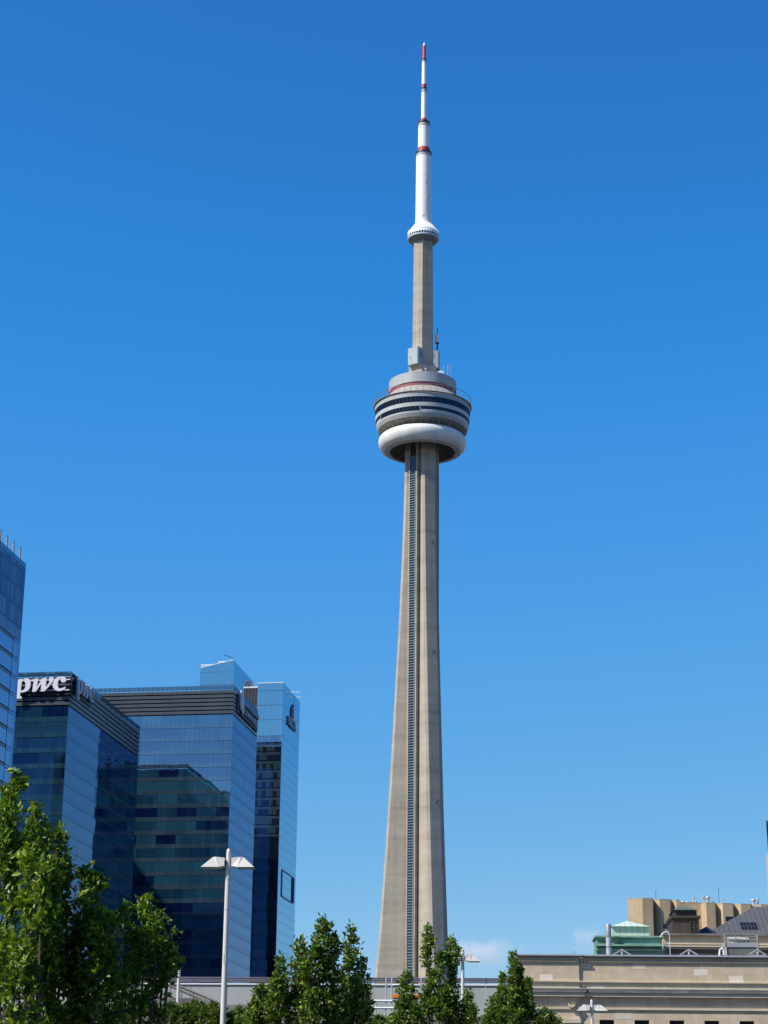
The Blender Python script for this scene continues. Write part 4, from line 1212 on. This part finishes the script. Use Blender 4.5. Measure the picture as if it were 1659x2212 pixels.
o = MB().tube([(0, 0, 0), (.01, 0, .32), (-.12, 0, .5)], .03, 6).build('roof_spike', M['black'], None, p)
tag(o, 'tiny dark hook standing on the station parapet', 'roof hook')

# ------------------------------------------------------------------ elevated walkway behind the trees
GV = Grid(4.5)
UV = 140.0
va, ztop = GV.at_u(0, 2119.5, UV)
vb = GV.at_u(1118, 2119.5, UV)[0]
zbot = GV.at_u(800, 2196, UV)[1]
wk = gthing(GV, va - 12, UV, 'viaduct', 'long pale concrete viaduct parapet crossing behind the trees', 'viaduct')
WL = vb - va + 12.2
mb = MB(); x = 0
while x < WL:
    x1 = min(x + 2.55, WL)
    mb.box((x, 0, zbot), (x1 - .035, .3, ztop - .18)); x += 2.55
mb.build('parapet_wall', M['wallconc'], wk)
MB().box((0, -.08, ztop - .175), (WL, .4, ztop - .08)).build('white_coping', M['white'], wk)
mb = MB()
for dz in (.06, .18, .30): mb.tube([(0, .15, ztop + dz), (WL, .15, ztop + dz)], .062, 6)
x = 0
while x < WL: mb.box((x, .1, ztop - .08), (x + .08, .2, ztop + .33)); x += 2.55
mb.build('top_rail', plain('purple_grey_rail', (.10, .095, .13), .5, .1), wk)
MB().box((0, -.5, zbot - .9), (WL, 7, zbot - .01)).build('deck', M['dirtyconc'], wk)
for x in range(6, int(WL), 14): MB().box((x, 1.5, 0), (x + 1.4, 4.5, zbot - .91)).build('pier', M['dirtyconc'], wk)

# planted bank in front of it
bk = MB()
Yb = [(90, 0.0), (100, 3.6), (118, 8.6), (127, 9.4), (134, 9.2)]
xs = np.linspace(-60, 60, 41)
rn = np.random.RandomState(3)
vs = []
for y, z in Yb:
    for x in xs:
        vs.append((x, y + .3 * rn.randn(), max(0.0, z + (.25 * rn.randn() if z > 1 else -.05) - (max(0, x - 8) * .12 if z > 1 else 0))))
n = len(xs)
bk.add(vs, [(i * n + j, i * n + j + 1, (i + 1) * n + j + 1, (i + 1) * n + j) for i in range(len(Yb) - 1) for j in range(n - 1)], 0, True)
tag(bk.build('planted_bank', M['soil'], fix=True), kind='structure')

# sloping ramp wall and its handrail
UR = 128.0
Q = lambda x, y, U=UR: GV.at_u(x, y, U)
rv = Q(330, 2155)[0]
rw = gthing(GV, rv, UR, 'ramp_wall', 'weathered concrete ramp wall dropping to the right in front of the viaduct', 'wall')
prof = [(330, 2153), (432, 2157), (470, 2166), (497, 2171), (503, 2170), (530, 2170), (575, 2192), (640, 2200)]
mb = MB()
for (x0, y0), (x1, y1) in zip(prof, prof[1:]):
    a_, z_0 = Q(x0, y0); b_, z_1 = Q(x1, y1)
    mb.add([(a_ - rv, 0, 0), (b_ - rv, 0, 0), (b_ - rv, 0, z_1), (a_ - rv, 0, z_0), (a_ - rv, .8, 0), (b_ - rv, .8, 0), (b_ - rv, .8, z_1), (a_ - rv, .8, z_0)], [(0, 1, 2, 3), (7, 6, 5, 4), (3, 2, 6, 7), (0, 3, 7, 4), (1, 5, 6, 2)])
mb.build('wall', M['dirtyconc'], rw)
a_, z_0 = Q(365, 2121); b_, z_1 = Q(468, 2164)
mb = MB()
for d in (0, .22): mb.tube([(a_ - rv, .3, z_0 - d), (b_ - rv, .3, z_1 - d)], .09, 6)
for f in (0.02, .25, .5, .75, .98):
    x = a_ - rv + (b_ - a_) * f; zz = z_0 + (z_1 - z_0) * f
    mb.tube([(x, .3, zz), (x, .3, zz - 1.5)], .05, 5)
mb.build('handrail', plain('handrail_brown', (.20, .17, .16), .6), rw)
p0, zz0 = Q(396, 2098)
p = GV.world(p0, UR - 1.5)
o = MB().lathe([(.02, 0), (.105, 0), (.105, zz0), (.02, zz0)], 14).build('bollard_post', M['lampgrey'], None, p)
tag(o, 'plain white post with a flat cut top beside the ramp wall', 'post')

# railings and orange barrier on the walkway
UF = 136.0
sf0 = GV.at_u(790, 2160, UF)[0]
sf = gthing(GV, sf0, UF, 'scaffold_railing', 'thin scaffold railing of white tubes standing against the viaduct wall', 'railing')
Q2 = lambda x, y: (GV.at_u(x, y, UF)[0] - sf0, GV.at_u(x, y, UF)[1])
mb = MB()
for y in (2161.5, 2177): 
    a_, b_ = Q2(796, y), Q2(868, y + 1)
    mb.tube([(a_[0], 0, a_[1]), (b_[0], 0, b_[1])], .075, 6)
a_, b_ = Q2(847, 2128), Q2(872, 2126); mb.tube([(a_[0], 0, a_[1]), (b_[0], 0, b_[1])], .06, 6)
mb.build('rail', M['white'], sf)
mb = MB()
for x, y0 in ((834, 2112), (846.5, 2112), (910, 2112), (812, 2158)):
    a_ = Q2(x, y0); mb.tube([(a_[0], .05, a_[1]), (a_[0], .05, 9.0)], .05, 6)
mb.build('upright', M['steel'], sf)
a_, b_ = Q2(847, 2149), Q2(908, 2149)
ob = thing('traffic_barrier', 'orange barrier beam hung on the railing behind a columnar tree', 'barrier', GV.world(sf0 + a_[0], UF - .2, a_[1] - .18), -GV.g)
L = b_[0] - a_[0]
MB().box((0, -.1, -.02), (L, .08, .2)).build('beam', M['orange'], ob)
MB().box((.1, -.11, -.12), (L - .1, -.02, -.025)).build('beam_underside', M['black'], ob)

# ------------------------------------------------------------------ street lamps
def lamp(px, ptop, Y, label, yaw, first=None):
    tip = at_y(px, ptop, Y)
    H = tip.z
    t = thing('street_lamp', label, 'street lamp', (tip.x, Y, 0), yaw, 'twin-head street lamps')
    r = .066
    MB().lathe([(.02, 0), (.11, 0), (.11, .35), (r * 1.25, .5), (r * 1.12, H * .86), (r, H - .12), (r * .85, H - .04), (r * .45, H - .005), (.01, H)], 20).build('pole', M['lampgrey'], t)
    mb = MB()
    for zz in (H - .9, H - 1.75): mb.lathe([(r, zz), (r + .012, zz + .005), (r + .012, zz + .035), (r, zz + .04)], 20)
    mb.box((-.035, -r * 1.2, H - 3.2), (.035, -r * .9, H - 2.95))
    mb.build('pole_collar', plain('collar_paint', (.45, .44, .42), .5) if 'collar_paint' not in bpy.data.materials else bpy.data.materials['collar_paint'], t)
    for s in (-1, 1):
        zt0 = H - .55
        # shoebox head: deep box by the pole, hipped wedge falling to the tip
        X = lambda v: s * v
        vs = [(X(.10), -.16, zt0 + .04), (X(.10), .16, zt0 + .04), (X(.10), .13, zt0 + .27), (X(.10), -.13, zt0 + .27),
              (X(.27), -.2, zt0), (X(.27), .2, zt0), (X(.36), .12, zt0 + .30), (X(.36), -.12, zt0 + .30),
              (X(.44), -.10, zt0 + .29), (X(.44), .10, zt0 + .29), (X(.76), -.22, zt0), (X(.76), .22, zt0)]
        fs = [(0, 1, 2, 3), (0, 3, 7, 4), (1, 5, 6, 2), (3, 2, 6, 7), (0, 4, 5, 1), (4, 7, 8, 10), (5, 11, 9, 6), (7, 6, 9, 8), (8, 9, 11, 10), (4, 10, 11, 5)]
        h = MB().add(vs, fs).build('lamp_head', M['lampgrey'], t)
        x0, x1 = sorted((X(.31), X(.72)))
        MB().box((x0, -.17, zt0 - .02), (x1, .17, zt0 - .002)).build('lens', M['lens'], h)
        x0, x1 = sorted((X(.055), X(.10)))
        MB().box((x0, -.05, zt0 + .07), (x1, .05, zt0 + .22)).build('bracket', M['slat'], h)
    return t
lamp(494.5, 1833, 57, 'nearest and tallest twin-head street lamp, standing before the blue glass towers', rad(-3))
lamp(999.5, 2049, 88, 'twin-head street lamp right of the concrete tower, its left head among leaves', rad(4))
lamp(1278, 2159, 100, 'lowest twin-head street lamp, in front of the stone station wall', rad(-2))

fp = at_y(163, 1917, 37.6)
t = thing('floodlight_post', 'small black box floodlight on a thin post between the left trees', 'floodlight', (fp.x, 37.6, 0))
MB().tube([(0, 0, 0), (0, 0, fp.z - .05)], .012, 6).build('pole', M['black'], t)
MB().prism([(-.035, -.03), (.035, -.03), (.035, .03), (-.035, .03)], fp.z - .05, fp.z + .04, pts1=[(-.03, -.026), (.03, -.026), (.03, .026), (-.03, .026)]).build('lamp_box', M['black'], t)

# ------------------------------------------------------------------ trees
def leaf_cloud(P, Nrm, size, rs, lobed):
    """P: leaf bases, Nrm: growth directions; returns vertex/face arrays of folded leaves"""
    n = len(P)
    d = Nrm / np.linalg.norm(Nrm, axis=1, keepdims=True)
    rv = rs.randn(n, 3)
    s = np.cross(d, rv); s /= np.linalg.norm(s, axis=1, keepdims=True) + 1e-9
    nn = np.cross(s, d)
    if lobed:
        half = [(0, .02), (.16, .05), (.22, .24), (.36, .12), (.44, .34), (.58, .16), (.66, .30), (.80, .12), (1, 0)]
    else:
        half = [(0, .02), (.3, .22), (.65, .24), (1, 0)]
    L = size * (.5 + .9 * rs.rand(n) ** 1.2)
    fold = .25 + .35 * rs.rand(n); droop = .15 + .35 * rs.rand(n)
    V = []
    m = len(half)
    for sg in (1, -1):
        for (t, w_) in half:
            p = P + d * (t * L)[:, None] + s * (sg * w_ * L)[:, None] + nn * (fold * w_ * L - droop * t * t * L)[:, None]
            V.append(p)
    V = np.stack(V, 1)                      # n, 2m, 3
    base = np.arange(n)[:, None] * (2 * m)
    # both halves share only their midrib ends: one island per half pair via welded base and tip
    f1 = base + np.arange(m)[None, :]
    f2 = base + np.array([0] + [m + i for i in range(m - 2, 0, -1)] + [m - 1])[None, ::-1]
    f2 = base + np.array([m - 1] + [m + i for i in range(m - 2, 0, -1)] + [0])[None, :]
    faces = np.concatenate([f1, f2], 0)
    return V.reshape(-1, 3), faces

def mesh_from(V, F, name, mat, parent):
    me = bpy.data.meshes.new(name)
    k = F.shape[1]
    me.vertices.add(len(V)); me.vertices.foreach_set('co', V.astype(np.float32).ravel())
    me.loops.add(F.size); me.loops.foreach_set('vertex_index', F.astype(np.int32).ravel())
    me.polygons.add(len(F))
    me.polygons.foreach_set('loop_start', np.arange(0, F.size, k, dtype=np.int32))
    me.polygons.foreach_set('loop_total', np.full(len(F), k, dtype=np.int32))
    me.update(calc_edges=True); me.validate()
    me.materials.append(mat)
    o = bpy.data.objects.new(name, me); COL.objects.link(o); o.parent = parent
    return o

def tree(label, Y, base_px, spires, leaf, seed, mat, lobed, dens=1.0, thin=1.0, name='oak_tree', base_z=0.0, cat='tree', group=None, low=1.2):
    """spires: (tip px, tip py, half width px, bottom py, depth offset)"""
    rs = np.random.RandomState(seed)
    b0 = at_y(base_px, 2150, Y)
    t = thing(name, label, cat, (b0.x, Y, base_z), 0, group)
    wood = MB(); limb = MB()
    allP, allD = [], []
    tops = [at_y(s[0], s[1], Y + s[4]) for s in spires]
    tallest = max(tops, key=lambda p: p.z)
    H = tallest.z - base_z
    for si, (s, tip) in enumerate(zip(spires, tops)):
        w_ = (at_y(s[0] + s[2], s[1], Y + s[4]).x - tip.x) * (.96 if lobed else 1.13)
        bot = max(at_y(s[0], s[3], Y + s[4]).z, base_z + low)
        tx_, ty_, tz_ = tip.x - b0.x, s[4], tip.z - base_z
        bz_ = bot - base_z
        # limb: leaves the trunk low and rises almost straight to the tip
        z_fork = max(.8, min(bz_ * .5, H * .3))
        def axis(z):
            f = np.clip((z - z_fork) / max(tz_ - z_fork, .1), 0, 1)
            e = 1 - (1 - f) ** 2.2
            return tx_ * e, ty_ * e
        zs = np.linspace(z_fork, tz_ - .12, 10)
        wig = rs.randn(10, 2) * .03
        pts = [(axis(z)[0] + wig[i, 0] * (0 < i < 9), axis(z)[1] + wig[i, 1] * (0 < i < 9), z) for i, z in enumerate(zs)]
        r0 = .035 + .012 * H / 3
        limb.tube(pts, list(np.linspace(r0 * .7, .008, 10)), 6)
        Lh = tz_ - bz_
        ntw = max(10, int(dens * (46 if lobed else 40) * Lh * max(.6, w_ / .35)))
        lump = rs.rand(8) * 2 * math.pi
        gaps = rs.rand(4)
        for k in range(ntw):
            f = (k + rs.rand()) / ntw                      # 0 at tip, 1 at bottom
            z = tz_ - f * Lh
            ax, ay = axis(z)
            env = min(1.0, .16 + 1.25 * f ** .75) * (1 - .3 * max(0, f - .8) / .2)
            if np.min(np.abs(gaps - f)) < .035 and rs.rand() < .75: continue      # bare stretches where the stem shows
            an = rs.rand() * 2 * math.pi
            lob = .80 + .28 * math.sin(2.0 * an + 9 * f + lump[0]) * math.sin(14 * f * max(1, Lh / 2.2) + lump[1])
            R = w_ * env * lob * (.45 + .65 * rs.rand() ** .4) * (1.45 if rs.rand() < .07 else 1.0)
            ex, ey = math.cos(an), math.sin(an)
            q = np.array([ax + ex * R, ay + ey * R, z + .15 * R])
            o_ = np.array([ax + ex * R * .1, ay + ey * R * .1, z - .55 * R - .05])
            if R > leaf: limb.tube([tuple(o_), tuple((o_ + q) / 2 + np.array([0, 0, -.03])), tuple(q)], [.010, .007, .004], 4)
            nl = rs.randint(10, 18)
            back = rs.rand(nl) ** 1.4
            pp = q + (o_ - q) * (back * .75)[:, None] + rs.randn(nl, 3) * leaf * .42
            dd = np.array([ex, ey, .75]) * .8 + rs.randn(nl, 3) * .75
            allP.append(pp); allD.append(dd)
    zt_ = max(.9, H * .32)
    wood.tube([(0, 0, 0), (.01, 0, zt_ * .5), (0, .01, zt_), (0, 0, zt_ + .3)], [.09 + .006 * H, .075 + .004 * H, .055 + .003 * H, .03], 10)
    wood.build('trunk', M['bark'], t)
    limb.build('limbs', M['bark'], t, fix=False)
    P = np.concatenate(allP); D_ = np.concatenate(allD)
    V, F = leaf_cloud(P, D_, leaf, rs, lobed)
    mesh_from(V, F, 'crown', mat, t)
    return t

GRP = 'columnar oak trees'
O1, O2, SH = M['oak'], M['oakfar'], M['shrub']
tree('tallest dark tree at the left edge, its narrow top over the left glass tower', 36, 25, [(36, 1669, 27, 1860, 0), (12, 1705, 24, 1900, .3), (6, 1790, 26, 1960, -.2), (40, 1830, 20, 1960, .5), (22, 1930, 30, 2120, -.4), (2, 1990, 30, 2170, 0)], .135, 11, O1, True, group=GRP)
tree('tree with a pointed spire just right of the tallest left tree', 35, 85, [(83, 1744, 26, 1880, 0), (70, 1800, 26, 1960, .3), (98, 1860, 24, 2010, -.3), (60, 1925, 32, 2100, .1), (104, 1960, 30, 2120, .4), (48, 2040, 40, 2230, -.5)], .135, 12, O1, True, group=GRP)
tree('tree with a slender yellow-green spire in front of the pwc tower side', 36, 128, [(124, 1794, 24, 1930, 0), (141, 1850, 20, 1960, .3), (112, 1880, 26, 2010, -.3), (190, 1878, 9, 1910, .2), (213, 1897, 9, 1920, .2), (130, 1960, 34, 2120, 0), (100, 2060, 40, 2230, -.4), (150, 2080, 36, 2230, .3)], .135, 13, O1, True, group=GRP)
tree('broad bushy tree with pale shoot tips below the dark glass wall', 36, 190, [(180, 1921, 28, 2040, 0), (205, 1940, 26, 2060, .3), (238, 1979, 24, 2090, -.2), (165, 1985, 34, 2130, .3), (215, 2010, 36, 2150, -.3), (190, 2090, 46, 2240, 0), (240, 2100, 30, 2230, .3)], .135, 14, O1, True, group=GRP)
tree('forked tree, rightmost of the big left trees beside the white lamp pole', 37, 305, [(274, 1959, 19, 2040, 0), (317, 1938, 24, 2070, .2), (340, 1958, 14, 2040, -.2), (371, 2009, 22, 2110, 0), (352, 2040, 30, 2140, .3), (300, 2050, 34, 2180, -.2), (268, 2080, 28, 2200, .2), (340, 2110, 30, 2220, .1)], .13, 15, O1, True, dens=.9, group=GRP)
tree('low bushy tree left of the middle clump, near the foot of the lamp', 57, 575, [(567, 2132, 24, 2215, 0), (590, 2145, 22, 2220, .3), (607, 2071, 15, 2140, 0), (600, 2110, 24, 2200, -.3), (548, 2160, 16, 2220, 0), (625, 2150, 22, 2225, .2)], .13, 21, O2, False, dens=1.25, group=GRP)
tree('tallest tree of the middle clump with a pointed crown against the sky', 57, 690, [(649, 2022, 17, 2110, .3), (701, 1986, 22, 2090, 0), (722, 2024, 20, 2120, .2), (680, 2040, 26, 2150, -.2), (655, 2090, 30, 2190, .2), (705, 2090, 36, 2200, 0), (670, 2150, 36, 2230, -.3), (725, 2140, 30, 2225, .3)], .13, 22, O2, False, dens=1.25, group=GRP)
tree('dark-sided tree at the right end of the middle clump', 58, 765, [(759, 2004, 15, 2080, 0), (752, 2060, 22, 2150, .3), (781, 2073, 13, 2150, .2), (765, 2110, 26, 2190, -.2), (788, 2130, 17, 2215, .2), (755, 2150, 28, 2230, 0)], .13, 23, O2, False, dens=1.25, group=GRP)
tree('cone-shaped tree just left of the thin split-topped tree', 72, 880, [(877, 2099, 16, 2170, 0), (884, 2135, 19, 2200, .3), (865, 2165, 20, 2225, 0), (893, 2165, 18, 2225, -.2)], .13, 31, O2, False, dens=1.4, group=GRP)
tree('thin split-topped tree standing before the foot of the concrete tower', 74, 935, [(925, 2001, 12, 2052, 0), (921, 2050, 9, 2095, .2), (975, 2028, 14, 2085, .2), (986, 2045, 8, 2082, 0), (950, 2058, 10, 2112, -.1), (934, 2100, 20, 2170, 0), (979, 2088, 13, 2160, .3), (960, 2125, 22, 2200, -.2), (925, 2140, 20, 2215, .2), (975, 2150, 22, 2225, 0)], .13, 32, O2, False, dens=1.4, group=GRP)
tree('small dark cone tree hiding the foot of the middle lamp', 74, 1013, [(1013, 2139, 13, 2215, 0), (1003, 2160, 13, 2225, .2), (1022, 2170, 12, 2225, -.2)], .12, 33, O2, False, dens=1.5, group=GRP)
tree('tall cone tree overlapping the left end of the stone station', 84, 1125, [(1110, 2058, 14, 2150, 0), (1122, 2090, 16, 2180, .2), (1138, 2115, 14, 2200, 0), (1112, 2130, 20, 2215, -.2), (1135, 2150, 22, 2225, .2)], .13, 34, O2, False, dens=1.6, group=GRP)
tree('slim bluish cone tree left of the tall cone tree by the station', 86, 1085, [(1086, 2104, 11, 2180, 0), (1092, 2135, 13, 2210, .2), (1080, 2150, 13, 2220, -.2)], .12, 35, O2, False, dens=1.6, group=GRP)
tree('lowest cone tree, leftmost of the group by the station', 86, 1062, [(1062, 2155, 13, 2220, 0), (1055, 2180, 13, 2225, .2), (1072, 2185, 12, 2225, 0)], .12, 36, O2, False, dens=1.6, group=GRP)
tree('round-topped small tree below the carved scroll of the station', 84, 1180, [(1172, 2180, 14, 2225, 0), (1190, 2190, 14, 2228, .2), (1160, 2195, 12, 2228, 0), (1205, 2200, 10, 2228, 0)], .13, 37, O2, False, dens=1.5, group=GRP)
# low shrubs on the bank
for i, (px, py, w_, Y, lb) in enumerate(((372, 2166, 32, 112, 'leafy shrub under the flat-cut white post'), (420, 2164, 34, 114, 'large rounded shrub left of the lamp pole on the bank'), (460, 2168, 32, 112, 'shrub directly left of the nearest lamp pole'), (515, 2180, 30, 113, 'shrub right of the nearest lamp pole'), (545, 2192, 26, 110, 'low shrub beneath the end of the ramp wall'), (60, 2165, 40, 112, 'leafy bank shrub far left behind the tallest left tree'), (160, 2168, 44, 113, 'wide bank shrub glimpsed behind the left trees'), (262, 2166, 42, 112, 'bank shrub behind the forked left tree'), (818, 2196, 30, 108, 'low dark shrub under the scaffold railing'), (850, 2192, 24, 110, 'small shrub left of the cone tree by the orange barrier'))):
    gz = float(np.interp(Y, [q[0] for q in Yb], [q[1] for q in Yb])) - .5
    tree(lb, Y, px, [(px - w_ * .5, py + 8, w_ * .6, py + 70, -.3), (px, py, w_ * .7, py + 70, 0), (px + w_ * .5, py + 6, w_ * .6, py + 70, .4), (px + w_ * .2, py + 14, w_ * .7, py + 75, -.8)], .15, 50 + i, SH, False, dens=1.2, name='shrub', base_z=gz, cat='shrub', group='shrubs on the bank', low=.15)
# bare sapling
bp = at_y(360, 2212, 108)
mb = MB(); rs = random.Random(8)
gz = 5.3
top = at_y(352, 2130, 108).z - gz
for k in range(7):
    a = rs.uniform(-.9, .9)
    mb.tube([(0, 0, 0), (a * .15, 0, top * .3), (a * .6, rs.uniform(-.2, .2), top * .65), (a * rs.uniform(.9, 1.5), rs.uniform(-.3, .3), top * rs.uniform(.8, 1.0))], [.04, .03, .02, .008], 5)
tag(mb.build('bare_sapling', plain('dry_twig', (.22, .17, .12), .9), None, (bp.x, 108, gz)), 'leafless brown sapling with thin twigs before the ramp wall', 'sapling')

# ------------------------------------------------------------------ clouds low over the horizon
def cloud(px, py, wpx, hpx, D_, label, dens, seed):
    c = at_y(px, py, D_)
    sx_ = wpx / FPX * D_ * .5; sz_ = hpx / FPX * D_ * .5
    mb = MB()
    n, m = 24, 14
    vs = []
    for i in range(m + 1):
        th = math.pi * i / m
        for j in range(n):
            ph_ = 2 * math.pi * j / n
            vs.append((math.sin(th) * math.cos(ph_) * sx_, math.sin(th) * math.sin(ph_) * sx_ * .8, math.cos(th) * sz_))
    fs = [(i * n + j, i * n + (j + 1) % n, (i + 1) * n + (j + 1) % n, (i + 1) * n + j) for i in range(m) for j in range(n)]
    mb.add(vs, fs, 0, True)
    t = NT('cloud_vapour')
    o = t.obj()
    q = t.scale(o, (1 / sx_, 1 / (sx_ * .8), 1 / sz_))
    ln = t.n('VectorMath', operation='LENGTH'); t.set(ln.inputs[0], q)
    fall = t.math('SUBTRACT', 1.0, ln.outputs['Value'])
    add = t.n('VectorMath', operation='ADD'); t.set(add.inputs[0], o); add.inputs[1].default_value = (seed * 31.7, seed * 17.3, seed * 5.1)
    nz = t.noise(add.outputs[0], 2.6 / sx_, 5, .6)
    den = t.math('MULTIPLY', t.math('MAXIMUM', t.math('ADD', t.math('MULTIPLY', fall, .75), t.math('SUBTRACT', t.math('MULTIPLY', nz, 1.3), .85)), 0.0), dens)
    pv_ = t.n('VolumePrincipled', Color=(.995, .995, 1, 1), Density=den, Anisotropy=.0)
    t.t.nodes.remove(t.b)
    t.t.links.new(pv_.outputs[0], t.out.inputs['Volume'])
    o_ = mb.build('cloud', t.m, None, c)
    return tag(o_, label, 'cloud')
cloud(1035, 2060, 240, 84, 2600, 'faint white cloud puff low in the sky behind the middle lamp', .042, 1)
cloud(1272, 2028, 120, 84, 2600, 'faint cloud puff beside the green copper house', .045, 2)
